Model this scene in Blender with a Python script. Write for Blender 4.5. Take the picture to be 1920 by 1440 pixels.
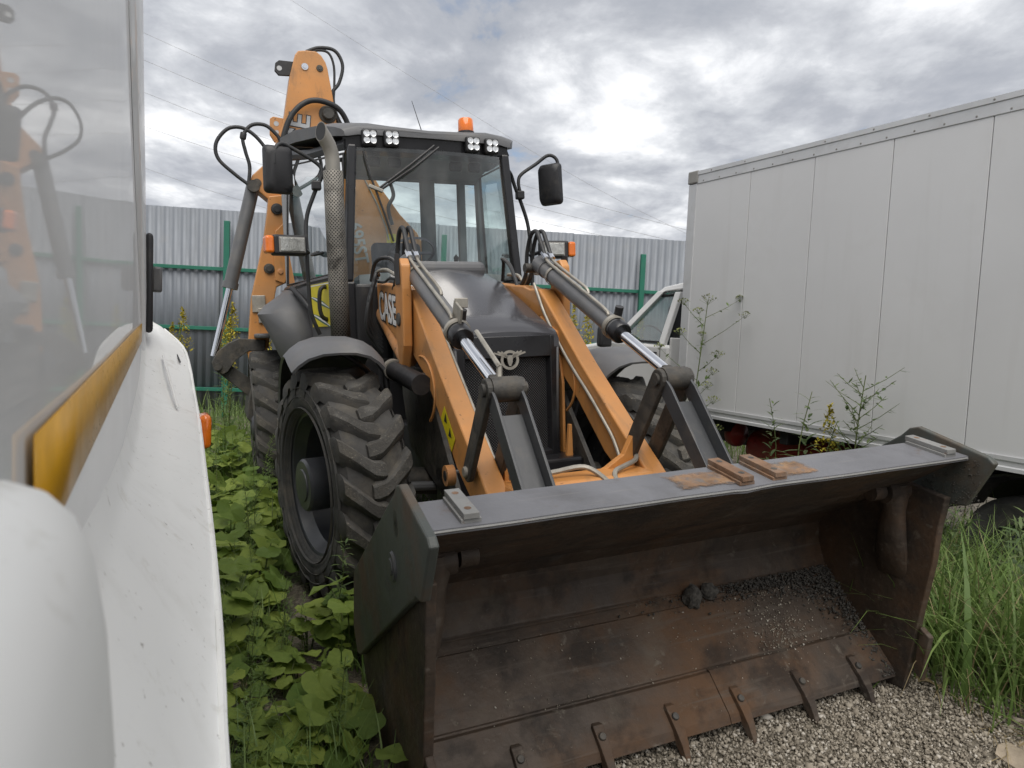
import bpy, bmesh, math, random
import numpy as np
from mathutils import Vector, Matrix, noise as mnoise
random.seed(7); rng = np.random.default_rng(7)
for o in list(bpy.data.objects): bpy.data.objects.remove(o)
scene = bpy.context.scene
COL = scene.collection
R = math.radians

# ------------------------------------------------------------------ camera
CAMZ = 1.651
cam = bpy.data.cameras.new('camera'); cam_o = bpy.data.objects.new('camera', cam); COL.objects.link(cam_o)
cam_o.matrix_world = Matrix(((0.99903, -0.04412, 0.0, 0), (0.00326, 0.07393, -0.99726, 0), (0.044, 0.99629, 0.074, CAMZ), (0, 0, 0, 1)))
cam.sensor_width = 36; cam.lens = 36 * 1336.8 / 1920; cam.clip_start = 0.02; cam.clip_end = 3000
cam.dof.use_dof = True; cam.dof.focus_distance = 4.2; cam.dof.aperture_fstop = 8.0
scene.camera = cam_o
scene.cycles.max_bounces = 6; scene.cycles.diffuse_bounces = 3; scene.cycles.glossy_bounces = 3; scene.cycles.transmission_bounces = 3; scene.cycles.transparent_max_bounces = 10; scene.cycles.caustics_reflective = False; scene.cycles.caustics_refractive = False

# ------------------------------------------------------------------ sky, sun, exposure
SUN_AZ, SUN_EL = R(176), R(60)          # azimuth measured from +Y towards +X
world = bpy.data.worlds.new('World'); scene.world = world; world.use_nodes = True
nt = world.node_tree; nt.nodes.clear()
def N(t, tree=None, **kw):
    n = (tree or nt).nodes.new(t)
    for k, v in kw.items(): setattr(n, k, v)
    return n
def mth(op, a, b=None, tree=None, clamp=False):
    t = tree or nt
    n = t.nodes.new('ShaderNodeMath'); n.operation = op; n.use_clamp = clamp
    for i, x in enumerate((a, b)):
        if x is None: continue
        if isinstance(x, (int, float)): n.inputs[i].default_value = x
        else: t.links.new(x, n.inputs[i])
    return n.outputs[0]
def ramp(fac, stops, tree=None, interp='LINEAR'):
    t = tree or nt
    n = t.nodes.new('ShaderNodeValToRGB'); n.color_ramp.interpolation = interp
    e = n.color_ramp.elements
    while len(e) < len(stops): e.new(0.5)
    for el, (p, c) in zip(e, stops):
        el.position = p; el.color = (c, c, c, 1) if isinstance(c, (int, float)) else (*c, 1)
    t.links.new(fac, n.inputs[0]); return n.outputs[0]
sky = N('ShaderNodeTexSky', sky_type='NISHITA', sun_disc=False); sky.sun_elevation = SUN_EL; sky.sun_rotation = SUN_AZ
tc = N('ShaderNodeTexCoord'); sep = N('ShaderNodeSeparateXYZ'); nt.links.new(tc.outputs['Generated'], sep.inputs[0])
zz = mth('ADD', mth('MAXIMUM', sep.outputs[2], 0.0), 0.16)
cmb = N('ShaderNodeCombineXYZ')
nt.links.new(mth('DIVIDE', sep.outputs[0], zz), cmb.inputs[0]); nt.links.new(mth('DIVIDE', sep.outputs[1], zz), cmb.inputs[1])
cmb.inputs[2].default_value = 3.7
def wnoise(scale, detail, rough, dist, off):
    mp = N('ShaderNodeMapping'); mp.inputs['Location'].default_value = off; mp.inputs['Scale'].default_value = (1, 0.8, 1)
    nt.links.new(cmb.outputs[0], mp.inputs[0])
    n = N('ShaderNodeTexNoise'); n.inputs['Scale'].default_value = scale; n.inputs['Detail'].default_value = detail
    n.inputs['Roughness'].default_value = rough; n.inputs['Distortion'].default_value = dist
    nt.links.new(mp.outputs[0], n.inputs[0]); return n.outputs[0]
n1 = wnoise(1.0, 9, 0.55, 0.25, (2.9, 0.6, 0)); n2 = wnoise(2.7, 9, 0.58, 0.35, (5.1, 1.2, 3)); n3 = wnoise(0.42, 3, 0.5, 0.1, (0.4, 7.2, 1)); n4 = wnoise(6.5, 7, 0.6, 0.3, (1.1, 4.2, 6))
shade = mth('ADD', mth('ADD', mth('MULTIPLY', n1, 0.42), mth('MULTIPLY', n2, 0.33)), mth('ADD', mth('MULTIPLY', n3, 0.13), mth('MULTIPLY', n4, 0.12)))
low = mth('SUBTRACT', 1.0, mth('MULTIPLY', sep.outputs[2], 2.2), clamp=True)      # towards the horizon the broken deck is seen edge on and its lit tops show
shade = mth('ADD', shade, mth('SUBTRACT', mth('MULTIPLY', low, 0.04), 0.010))
ccol = ramp(shade, [(0.41, (0.26, 0.28, 0.32)), (0.475, (0.345, 0.36, 0.395)), (0.525, (0.48, 0.495, 0.525)), (0.57, (0.70, 0.71, 0.73)), (0.625, (0.95, 0.955, 0.96))])
dens = ramp(mth('ADD', mth('MULTIPLY', n1, 0.55), mth('MULTIPLY', n2, 0.45)), [(0.36, 0.0), (0.43, 1.0)])
bg1 = N('ShaderNodeBackground'); bg1.inputs[1].default_value = 0.06; nt.links.new(sky.outputs[0], bg1.inputs[0])
bg2 = N('ShaderNodeBackground'); bg2.inputs[1].default_value = 0.64; nt.links.new(ccol, bg2.inputs[0])
mx = N('ShaderNodeMixShader'); nt.links.new(dens, mx.inputs[0]); nt.links.new(bg1.outputs[0], mx.inputs[1]); nt.links.new(bg2.outputs[0], mx.inputs[2])
wo = N('ShaderNodeOutputWorld'); nt.links.new(mx.outputs[0], wo.inputs[0])
sun = bpy.data.lights.new('sun', 'SUN'); sun.energy = 1.5; sun.angle = R(60); sun.color = (1, 0.95, 0.88)
sun_o = bpy.data.objects.new('sun', sun); COL.objects.link(sun_o)
sdir = Vector((math.sin(SUN_AZ) * math.cos(SUN_EL), math.cos(SUN_AZ) * math.cos(SUN_EL), math.sin(SUN_EL)))
sun_o.rotation_euler = sdir.to_track_quat('Z', 'Y').to_euler(); sun_o.location = sdir * 30
vs = scene.view_settings; vs.view_transform = 'Standard'; vs.look = 'None'; vs.exposure = 1.2; vs.gamma = 1.0; vs.use_curve_mapping = False

# ------------------------------------------------------------------ mesh helpers
class MB:
    def __init__(s): s.v = []; s.f = []; s.m = []
    def add(s, vs, fs, mi=0):
        b = len(s.v); s.v += [tuple(p) for p in vs]; s.f += [tuple(i + b for i in f) for f in fs]; s.m += [mi] * len(fs); return s
    def box(s, c, d, rot=None, mi=0):
        x, y, z = (q / 2 for q in d); pts = [Vector((a * x, b * y, e * z)) for e in (-1, 1) for b in (-1, 1) for a in (-1, 1)]
        if rot is not None: pts = [rot @ p for p in pts]
        return s.add([p + Vector(c) for p in pts], [(0, 2, 3, 1), (4, 5, 7, 6), (0, 1, 5, 4), (2, 6, 7, 3), (0, 4, 6, 2), (1, 3, 7, 5)], mi)
    def bb(s, x0, x1, y0, y1, z0, z1, mi=0): return s.box(((x0 + x1) / 2, (y0 + y1) / 2, (z0 + z1) / 2), (x1 - x0, y1 - y0, z1 - z0), None, mi)
    def prism(s, poly, axis, a, b, mi=0):
        n = len(poly)
        def mk(p, h): return {'x': (h, p[0], p[1]), 'y': (p[0], h, p[1]), 'z': (p[0], p[1], h)}[axis]
        vs = [mk(p, a) for p in poly] + [mk(p, b) for p in poly]
        fs = [tuple(range(n)), tuple(range(2 * n - 1, n - 1, -1))] + [(i, n + i, n + (i + 1) % n, (i + 1) % n) for i in range(n)]
        return s.add(vs, fs, mi)
    def loft(s, rings, closed=True, caps=True, mi=0):
        n = len(rings[0]); b = [p for r in rings for p in r]; fs = []
        for i in range(len(rings) - 1):
            for j in range(n if closed else n - 1):
                k = (j + 1) % n; fs.append((i * n + j, i * n + k, (i + 1) * n + k, (i + 1) * n + j))
        if closed and caps: fs += [tuple(range(n - 1, -1, -1)), tuple(range((len(rings) - 1) * n, len(rings) * n))]
        return s.add(b, fs, mi)
    def tube(s, pts, r, n=8, mi=0, sm=0, caps=True):
        P = [Vector(p) for p in pts]
        if sm:
            Q = []
            for i in range(len(P) - 1):
                p0, p1, p2, p3 = P[max(i - 1, 0)], P[i], P[i + 1], P[min(i + 2, len(P) - 1)]
                for k in range(sm):
                    t = k / sm; Q.append(0.5 * ((2 * p1) + (p2 - p0) * t + (2 * p0 - 5 * p1 + 4 * p2 - p3) * t * t + (3 * p1 - p0 - 3 * p2 + p3) * t ** 3))
            P = Q + [P[-1]]
        rs = r if isinstance(r, (list, tuple)) else None
        T = [(P[min(i + 1, len(P) - 1)] - P[max(i - 1, 0)]).normalized() for i in range(len(P))]
        u = T[0].orthogonal().normalized(); rings = []
        for i, (p, t) in enumerate(zip(P, T)):
            u = (u - t * u.dot(t)).normalized(); w = t.cross(u)
            rr = (rs[0] + (rs[1] - rs[0]) * i / max(1, len(P) - 1)) if rs else r
            rings.append([p + (u * math.cos(2 * math.pi * k / n) + w * math.sin(2 * math.pi * k / n)) * rr for k in range(n)])
        return s.loft(rings, True, caps, mi)
    def lathe(s, prof, org, ax, n=24, mi=0, closed=False, cap=False):
        ax = Vector(ax).normalized(); u = ax.orthogonal().normalized(); w = ax.cross(u); org = Vector(org)
        rings = [[org + ax * h + (u * math.cos(2 * math.pi * k / n) + w * math.sin(2 * math.pi * k / n)) * r for k in range(n)] for r, h in prof]
        if closed: rings.append(rings[0])
        return s.loft(rings, True, cap, mi)
    def cyl(s, a, b, r, n=16, mi=0): return s.tube([a, b], r, n, mi)
    def build(s, name, mats, parent=None, smooth=35, bevel=0, seg=2, label=None):
        me = bpy.data.meshes.new(name); me.from_pydata(s.v, [], s.f)
        mats = mats if isinstance(mats, (list, tuple)) else [mats]
        for m in mats: me.materials.append(m)
        if len(mats) > 1: me.polygons.foreach_set('material_index', s.m)
        bm = bmesh.new(); bm.from_mesh(me); bmesh.ops.recalc_face_normals(bm, faces=bm.faces); bm.to_mesh(me); bm.free()
        if smooth: me.shade_smooth(); me.set_sharp_from_angle(angle=R(smooth))
        o = bpy.data.objects.new(name, me); COL.objects.link(o)
        if parent: o.parent = parent
        if bevel:
            b = o.modifiers.new('bevel', 'BEVEL'); b.width = bevel; b.segments = seg; b.limit_method = 'ANGLE'; b.angle_limit = R(35); b.harden_normals = False
        if label: o['label'] = label
        return o
def fast_mesh(name, V, F, mat_, parent=None, smooth=True):
    V = np.asarray(V, dtype=np.float32).reshape(-1, 3); F = np.asarray(F, dtype=np.int32); k = F.shape[1]
    me = bpy.data.meshes.new(name); me.vertices.add(len(V)); me.vertices.foreach_set('co', V.ravel())
    me.loops.add(F.size); me.loops.foreach_set('vertex_index', F.ravel())
    me.polygons.add(len(F)); me.polygons.foreach_set('loop_start', np.arange(len(F), dtype=np.int32) * k)
    me.update(calc_edges=True); me.materials.append(mat_)
    if smooth: me.shade_smooth()
    o = bpy.data.objects.new(name, me); COL.objects.link(o)
    if parent: o.parent = parent
    return o
def tag(o, label=None, cat=None, group=None, kind=None):
    for k, v in (('label', label), ('category', cat), ('group', group), ('kind', kind)):
        if v: o[k] = v
    return o
def empty(name, label, cat, group=None, mw=None, parent=None):
    o = bpy.data.objects.new(name, None); COL.objects.link(o); o.empty_display_size = 0.1
    if mw is not None: o.matrix_world = mw
    return tag(o, label, cat, group)
def copy_tree(o, parent=None):
    c = o.copy(); COL.objects.link(c); c.parent = parent
    for ch in o.children: copy_tree(ch, c)
    return c
def text_mesh(txt, size, offset, mat_, M, name, parent, sx=1.0, thick=0.0015, shear=0.0):
    cu = bpy.data.curves.new(name, 'FONT'); cu.body = txt; cu.size = size; cu.offset = offset; cu.extrude = thick; cu.align_x = 'CENTER'; cu.align_y = 'CENTER'; cu.shear = shear
    t = bpy.data.objects.new(name, cu); COL.objects.link(t)
    dg = bpy.context.evaluated_depsgraph_get(); me = bpy.data.meshes.new_from_object(t.evaluated_get(dg))
    bpy.data.objects.remove(t); me.name = name; me.materials.clear(); me.materials.append(mat_)
    me.transform(M @ Matrix.Diagonal((sx, 1, 1, 1)))
    o = bpy.data.objects.new(name, me); COL.objects.link(o); o.parent = parent; return o
def basis(X, Y, Z, o): return Matrix(((X[0], Y[0], Z[0], o[0]), (X[1], Y[1], Z[1], o[1]), (X[2], Y[2], Z[2], o[2]), (0, 0, 0, 1)))

# ------------------------------------------------------------------ materials
def mat(name, col, rough=0.5, metal=0.0, var=0.12, vscale=5, bump=0.0, bscale=60, dirt=None, coat=0.0, spec=0.5, rvar=0.1):
    m = bpy.data.materials.new(name); m.use_nodes = True; t = m.node_tree; p = t.nodes['Principled BSDF']
    L = t.links.new; tcn = t.nodes.new('ShaderNodeTexCoord')
    def nz(sc, det=5, ro=0.55, dist=0.0):
        n = t.nodes.new('ShaderNodeTexNoise'); n.inputs['Scale'].default_value = sc; n.inputs['Detail'].default_value = det
        n.inputs['Roughness'].default_value = ro; n.inputs['Distortion'].default_value = dist; L(tcn.outputs['Object'], n.inputs[0]); return n.outputs[0]
    nv = nz(vscale)
    c = ramp(nv, [(0.3, tuple(x * (1 - var) for x in col)), (0.7, tuple(min(1, x * (1 + var)) for x in col))], t)
    rg = mth('ADD', mth('MULTIPLY', nz(vscale * 3.1), rvar * 2, t), rough - rvar, t, True)
    for d in (dirt or []):                     # (colour, scale, threshold low, threshold high, strength)
        dc, ds, lo, hi, st = d
        f = ramp(nz(ds, 8, 0.65, 0.3), [(lo, 0.0), (hi, st)], t)
        mxn = t.nodes.new('ShaderNodeMix'); mxn.data_type = 'RGBA'; L(f, mxn.inputs[0]); L(c, mxn.inputs[6]); mxn.inputs[7].default_value = (*dc, 1); c = mxn.outputs[2]
        rg = mth('ADD', rg, mth('MULTIPLY', f, 0.3, t), t)
    L(c, p.inputs['Base Color']); L(rg, p.inputs['Roughness'])
    p.inputs['Metallic'].default_value = metal; p.inputs['Specular IOR Level'].default_value = spec
    p.inputs['Coat Weight'].default_value = coat; p.inputs['Coat Roughness'].default_value = 0.04
    if bump:
        b = t.nodes.new('ShaderNodeBump'); b.inputs['Strength'].default_value = bump; b.inputs['Distance'].default_value = 0.01
        L(nz(bscale, 6), b.inputs['Height']); L(b.outputs[0], p.inputs['Normal'])
    return m
DUST = (0.22, 0.19, 0.15); SOOT = (0.02, 0.018, 0.016); RUST = (0.16, 0.065, 0.025)
M = {}
M['orange'] = mat('orange_paint', (0.53, 0.232, 0.065), 0.42, 0, 0.14, 2.5, dirt=[((0.30, 0.20, 0.11), 2.2, 0.45, 0.8, 0.55), (SOOT, 22, 0.645, 0.70, 0.75), ((0.30, 0.22, 0.15), 60, 0.66, 0.72, 0.6)], coat=0.15, bump=0.04, bscale=30)
M['orange_worn'] = mat('orange_paint_worn', (0.46, 0.21, 0.075), 0.5, 0, 0.2, 3.5, dirt=[(DUST, 5.0, 0.42, 0.75, 0.6), (SOOT, 14, 0.58, 0.7, 0.8)], bump=0.06)
M['char'] = mat('charcoal_plastic', (0.10, 0.102, 0.108), 0.5, 0, 0.12, 3, dirt=[(DUST, 4.0, 0.5, 0.9, 0.35)], bump=0.05, bscale=120)
M['hood'] = mat('charcoal_gloss_paint', (0.05, 0.05, 0.056), 0.20, 0, 0.06, 2, dirt=[(DUST, 6.0, 0.58, 0.98, 0.10)], coat=0.12, rvar=0.02)
M['black'] = mat('black_plastic', (0.018, 0.018, 0.02), 0.5, 0, 0.2, 6, dirt=[(DUST, 8, 0.55, 0.9, 0.3)])
M['satin'] = mat('black_satin_paint', (0.014, 0.014, 0.016), 0.3, 0, 0.2, 6)
M['steel_dk'] = mat('dark_dirty_steel', (0.055, 0.052, 0.047), 0.55, 0.2, 0.25, 9, dirt=[((0.13, 0.11, 0.085), 11, 0.48, 0.7, 0.7), (SOOT, 7, 0.55, 0.7, 0.7)], bump=0.25, bscale=55)
M['greypaint'] = mat('grey_paint', (0.050, 0.053, 0.058), 0.4, 0, 0.12, 4, dirt=[(DUST, 5, 0.55, 0.85, 0.4), (SOOT, 20, 0.64, 0.72, 0.6)], bump=0.06)
M['cyl'] = mat('grey_cylinder_paint', (0.115, 0.117, 0.122), 0.4, 0.1, 0.15, 5, dirt=[(DUST, 7, 0.5, 0.85, 0.45)])
M['chrome'] = mat('chrome', (0.72, 0.73, 0.76), 0.12, 1.0, 0.05, 8, dirt=[((0.25, 0.24, 0.22), 16, 0.62, 0.8, 0.35)], rvar=0.05)
M['zinc'] = mat('dusty_zinc', (0.34, 0.32, 0.28), 0.5, 0.5, 0.2, 12, dirt=[(DUST, 10, 0.5, 0.75, 0.5)])
M['rubberhose'] = mat('hose_rubber', (0.022, 0.023, 0.025), 0.55, 0, 0.2, 10, dirt=[(DUST, 9, 0.55, 0.85, 0.3)])
M['tyre'] = mat('tyre_rubber', (0.050, 0.049, 0.047), 0.8, 0, 0.3, 8, dirt=[((0.14, 0.125, 0.10), 7, 0.46, 0.7, 0.6)], bump=0.35, bscale=45)
M['lugtop'] = mat('tyre_lug_dusty', (0.062, 0.060, 0.056), 0.9, 0, 0.4, 14, dirt=[((0.105, 0.095, 0.078), 4, 0.45, 0.62, 0.6), ((0.24, 0.22, 0.18), 85, 0.575, 0.66, 0.6), ((0.05, 0.048, 0.045), 6, 0.50, 0.58, 0.8)], bump=0.5, bscale=90)
M['rim'] = mat('rim_paint', (0.045, 0.048, 0.055), 0.35, 0, 0.2, 6, dirt=[(DUST, 6, 0.52, 0.85, 0.4)])
M['red'] = mat('red_cylinder_paint', (0.30, 0.03, 0.03), 0.4, 0, 0.1, 4, dirt=[(DUST, 6, 0.5, 0.85, 0.5)])
M['green'] = mat('green_paint', (0.015, 0.145, 0.095), 0.45, 0, 0.1, 3, dirt=[(DUST, 5, 0.55, 0.9, 0.25)])
M['galv'] = mat('galvanised_sheet', (0.165, 0.182, 0.207), 0.5, 0.2, 0.10, 1.2, dirt=[((0.24, 0.23, 0.21), 3, 0.55, 0.85, 0.35)])
M['boxwhite'] = mat('white_panel', (0.60, 0.605, 0.61), 0.38, 0, 0.05, 0.8, dirt=[((0.42, 0.41, 0.38), 1.6, 0.55, 0.9, 0.3), ((0.2, 0.2, 0.2), 40, 0.70, 0.76, 0.5)], bump=0.05, bscale=2.2)
M['alu'] = mat('aluminium_trim', (0.55, 0.56, 0.57), 0.5, 0.2, 0.08, 3, dirt=[((0.3, 0.29, 0.27), 5, 0.52, 0.85, 0.4)])
M['capgrey'] = mat('grey_corner_cap', (0.24, 0.235, 0.22), 0.6)
M['carwhite'] = mat('white_car_paint', (0.66, 0.66, 0.65), 0.12, 0, 0.03, 2, dirt=[((0.4, 0.38, 0.33), 5, 0.6, 0.95, 0.2)], coat=0.5, rvar=0.04)
def van_paint():
    m = bpy.data.materials.new('white_van_paint'); m.use_nodes = True; t = m.node_tree; L = t.links.new; t.nodes.clear()
    tcn = t.nodes.new('ShaderNodeTexCoord'); nz = t.nodes.new('ShaderNodeTexNoise'); nz.inputs['Scale'].default_value = 2.0; nz.inputs['Detail'].default_value = 6; L(tcn.outputs['Object'], nz.inputs[0])
    di = t.nodes.new('ShaderNodeBsdfDiffuse'); L(ramp(nz.outputs[0], [(0.3, (0.80, 0.805, 0.80)), (0.7, (0.84, 0.84, 0.835))], t), di.inputs[0])
    gl = t.nodes.new('ShaderNodeBsdfGlossy'); gl.inputs['Roughness'].default_value = 0.025
    fr = t.nodes.new('ShaderNodeFresnel'); fr.inputs[0].default_value = 1.45
    f = mth('MULTIPLY', fr.outputs[0], mth('SUBTRACT', 0.42, mth('MULTIPLY', nz.outputs[0], 0.16, t), t), t)     # road film dulls the clear coat
    mx_ = t.nodes.new('ShaderNodeMixShader'); L(f, mx_.inputs[0]); L(di.outputs[0], mx_.inputs[1]); L(gl.outputs[0], mx_.inputs[2])
    o = t.nodes.new('ShaderNodeOutputMaterial'); L(mx_.outputs[0], o.inputs[0]); return m
M['vanwhite'] = van_paint()
M['vanplain'] = mat('white_van_plastic', (0.80, 0.805, 0.79), 0.42, 0, 0.02, 2, rvar=0.05, spec=0.35, dirt=[((0.40, 0.39, 0.35), 6, 0.52, 0.85, 0.3), ((0.20, 0.18, 0.15), 48, 0.645, 0.69, 0.7), ((0.45, 0.43, 0.37), 11, 0.60, 0.72, 0.45)])
M['amber_tape'] = mat('amber_tape', (0.58, 0.30, 0.012), 0.3, 0, 0.12, 20, dirt=[((0.42, 0.20, 0.01), 18, 0.5, 0.8, 0.35)], bump=0.1, bscale=300)
M['amber'] = mat('amber_lens', (0.75, 0.17, 0.01), 0.2, 0, 0.1, 20, coat=0.6)
M['lens'] = mat('lamp_glass', (0.45, 0.45, 0.42), 0.12, 0.6, 0.25, 22, coat=0.8, bump=0.3, bscale=70)
M['led'] = mat('led_lens', (0.72, 0.74, 0.76), 0.15, 0.3, 0.3, 90, coat=0.8)
M['mirror'] = mat('mirror_glass', (0.8, 0.8, 0.82), 0.03, 1.0, 0.02, 2, rvar=0.01)
M['white'] = mat('white_vinyl', (0.72, 0.72, 0.72), 0.4, 0, 0.05, 20, dirt=[(DUST, 16, 0.6, 0.8, 0.4)])
M['fadewhite'] = mat('faded_white_vinyl', (0.45, 0.46, 0.47), 0.5, 0, 0.1, 12)
M['inkblack'] = mat('black_vinyl', (0.02, 0.02, 0.02), 0.5)
M['yellow'] = mat('yellow_vinyl', (0.62, 0.52, 0.015), 0.45, 0, 0.1, 8)
M['dkgreen'] = mat('dark_green_print', (0.03, 0.11, 0.09), 0.5)
M['exh'] = mat('exhaust_steel', (0.27, 0.255, 0.225), 0.45, 0.6, 0.15, 7, dirt=[((0.14, 0.11, 0.08), 8, 0.55, 0.8, 0.5)])
M['interior'] = mat('cab_interior_grey', (0.26, 0.27, 0.285), 0.7, 0, 0.1, 4)
M['seat'] = mat('seat_fabric', (0.10, 0.105, 0.13), 0.85, 0, 0.15, 20)
M['bark'] = mat('dry_scrap', (0.30, 0.25, 0.19), 0.85, 0, 0.25, 14, bump=0.4, bscale=40)
M['asphalt_clod'] = mat('asphalt_clod', (0.06, 0.056, 0.050), 0.95, 0, 0.7, 60, bump=0.6, bscale=60)

def streaks(m, col, scale, lo, hi, st):
    t = m.node_tree; L = t.links.new; p = t.nodes['Principled BSDF']; tcn = t.nodes.new('ShaderNodeTexCoord'); mp = t.nodes.new('ShaderNodeMapping'); mp.inputs['Scale'].default_value = scale
    L(tcn.outputs['Object'], mp.inputs[0]); n = t.nodes.new('ShaderNodeTexNoise'); n.inputs['Scale'].default_value = 1.0; n.inputs['Detail'].default_value = 6; n.inputs['Roughness'].default_value = 0.6; L(mp.outputs[0], n.inputs[0])
    f = ramp(n.outputs[0], [(lo, 0.0), (hi, st)], t); src = p.inputs['Base Color'].links[0].from_socket
    x = t.nodes.new('ShaderNodeMix'); x.data_type = 'RGBA'; L(f, x.inputs[0]); L(src, x.inputs[6]); x.inputs[7].default_value = (*col, 1); L(x.outputs[2], p.inputs['Base Color'])
streaks(M['boxwhite'], (0.40, 0.39, 0.37), (5.0, 5.0, 0.35), 0.56, 0.76, 0.2)
streaks(M['orange'], (0.20, 0.12, 0.065), (9, 3.5, 3.0), 0.57, 0.72, 0.55)
streaks(M['galv'], (0.15, 0.15, 0.148), (3.0, 3.0, 0.25), 0.56, 0.75, 0.4)
streaks(M['char'], (0.19, 0.175, 0.15), (4, 4, 2.0), 0.56, 0.78, 0.4)
def rust_mat(name, base, patches):
    m = mat(name, base, 0.62, 0.15, 0.35, 4.5, bump=0.35, bscale=38, dirt=patches, rvar=0.15); return m
M['bucket_in'] = rust_mat('bucket_worn_rusty_steel', (0.056, 0.040, 0.029), [((0.125, 0.064, 0.030), 2.0, 0.46, 0.66, 0.7), ((0.022, 0.020, 0.019), 3.4, 0.52, 0.64, 0.65), ((0.13, 0.112, 0.09), 4.2, 0.56, 0.74, 0.7), ((0.20, 0.18, 0.15), 14, 0.61, 0.71, 0.55), ((0.34, 0.31, 0.27), 90, 0.68, 0.73, 0.6)])
streaks(M['bucket_in'], (0.10, 0.082, 0.066), (2.0, 34.0, 34.0), 0.57, 0.68, 0.6)
streaks(M['bucket_in'], (0.022, 0.020, 0.019), (1.3, 9.0, 9.0), 0.60, 0.72, 0.7)
M['bucket_out'] = mat('bucket_grey_green_paint', (0.060, 0.068, 0.063), 0.5, 0.0, 0.15, 3, bump=0.12, dirt=[((0.10, 0.062, 0.035), 1.7, 0.47, 0.62, 0.85), ((0.03, 0.028, 0.026), 6, 0.6, 0.75, 0.6), ((0.25, 0.22, 0.18), 50, 0.70, 0.75, 0.4)])
M['lip'] = mat('bucket_lip_grey_paint', (0.135, 0.137, 0.15), 0.5, 0.0, 0.10, 5, dirt=[((0.20, 0.19, 0.18), 18, 0.62, 0.75, 0.4), ((0.06, 0.057, 0.055), 3, 0.52, 0.8, 0.6), ((0.10, 0.06, 0.035), 9, 0.62, 0.75, 0.5)], bump=0.12)
streaks(M['lip'], (0.20, 0.195, 0.19), (3.0, 40.0, 40.0), 0.60, 0.70, 0.45)
M['rustplate'] = mat('rusted_strip', (0.17, 0.098, 0.058), 0.75, 0.1, 0.35, 14, bump=0.3, dirt=[((0.23, 0.20, 0.175), 10, 0.48, 0.66, 0.8)])
M['rustpatch'] = mat('rust_patch', (0.20, 0.12, 0.07), 0.8, 0.0, 0.4, 12, bump=0.3, dirt=[((0.32, 0.20, 0.10), 7, 0.5, 0.65, 0.7), ((0.12, 0.115, 0.115), 16, 0.5, 0.62, 0.8)])
def ragged(m):
    t = m.node_tree; L = t.links.new; p = t.nodes['Principled BSDF']; tcn = t.nodes.new('ShaderNodeTexCoord'); sp = t.nodes.new('ShaderNodeSeparateXYZ'); L(tcn.outputs['Generated'], sp.inputs[0])
    def ed(q): return mth('MULTIPLY', mth('ABSOLUTE', mth('SUBTRACT', q, 0.5, t), None, t), 2.0, t)
    d = mth('MAXIMUM', ed(sp.outputs[0]), ed(sp.outputs[1]), t); n = t.nodes.new('ShaderNodeTexNoise'); n.inputs['Scale'].default_value = 26; n.inputs['Detail'].default_value = 7; n.inputs['Roughness'].default_value = 0.65; L(tcn.outputs['Object'], n.inputs[0])
    f = ramp(mth('ADD', d, mth('MULTIPLY', mth('SUBTRACT', n.outputs[0], 0.5, t), 1.1, t), t), [(0.62, 1.0), (0.92, 0.0)], t); L(f, p.inputs['Alpha'])
ragged(M['rustpatch'])
M['graypad'] = mat('grey_strip', (0.21, 0.21, 0.205), 0.5, 0.1, 0.15, 10, bump=0.15, dirt=[(RUST, 20, 0.6, 0.7, 0.6)])

def glass_mat(name, tint, refl=1.0, rough=0.0):
    m = bpy.data.materials.new(name); m.use_nodes = True; t = m.node_tree; t.nodes.clear(); L = t.links.new
    tr = t.nodes.new('ShaderNodeBsdfTransparent'); tr.inputs[0].default_value = (*tint, 1)
    gl = t.nodes.new('ShaderNodeBsdfGlossy'); gl.inputs['Roughness'].default_value = rough
    fr = t.nodes.new('ShaderNodeFresnel'); fr.inputs[0].default_value = 1.5
    di = t.nodes.new('ShaderNodeBsdfDiffuse'); di.inputs[0].default_value = (0.32, 0.30, 0.27, 1)
    tcn = t.nodes.new('ShaderNodeTexCoord'); nz = t.nodes.new('ShaderNodeTexNoise'); nz.inputs['Scale'].default_value = 5; nz.inputs['Detail'].default_value = 6; L(tcn.outputs['Object'], nz.inputs[0])
    df = ramp(nz.outputs[0], [(0.35, 0.025), (0.75, 0.10)], t)     # film of dust
    m1 = t.nodes.new('ShaderNodeMixShader'); L(df, m1.inputs[0]); L(tr.outputs[0], m1.inputs[1]); L(di.outputs[0], m1.inputs[2])
    m2 = t.nodes.new('ShaderNodeMixShader'); L(mth('MULTIPLY', fr.outputs[0], refl, t, True), m2.inputs[0]); L(m1.outputs[0], m2.inputs[1]); L(gl.outputs[0], m2.inputs[2])
    o = t.nodes.new('ShaderNodeOutputMaterial'); L(m2.outputs[0], o.inputs[0]); return m
M['glass'] = glass_mat('tinted_cab_glass', (0.90, 0.97, 0.96), 1.5)
M['sideglass'] = glass_mat('tinted_door_glass', (0.50, 0.62, 0.62), 0.85)
M['carglass'] = glass_mat('car_glass', (0.52, 0.64, 0.62), 0.16)

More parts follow.
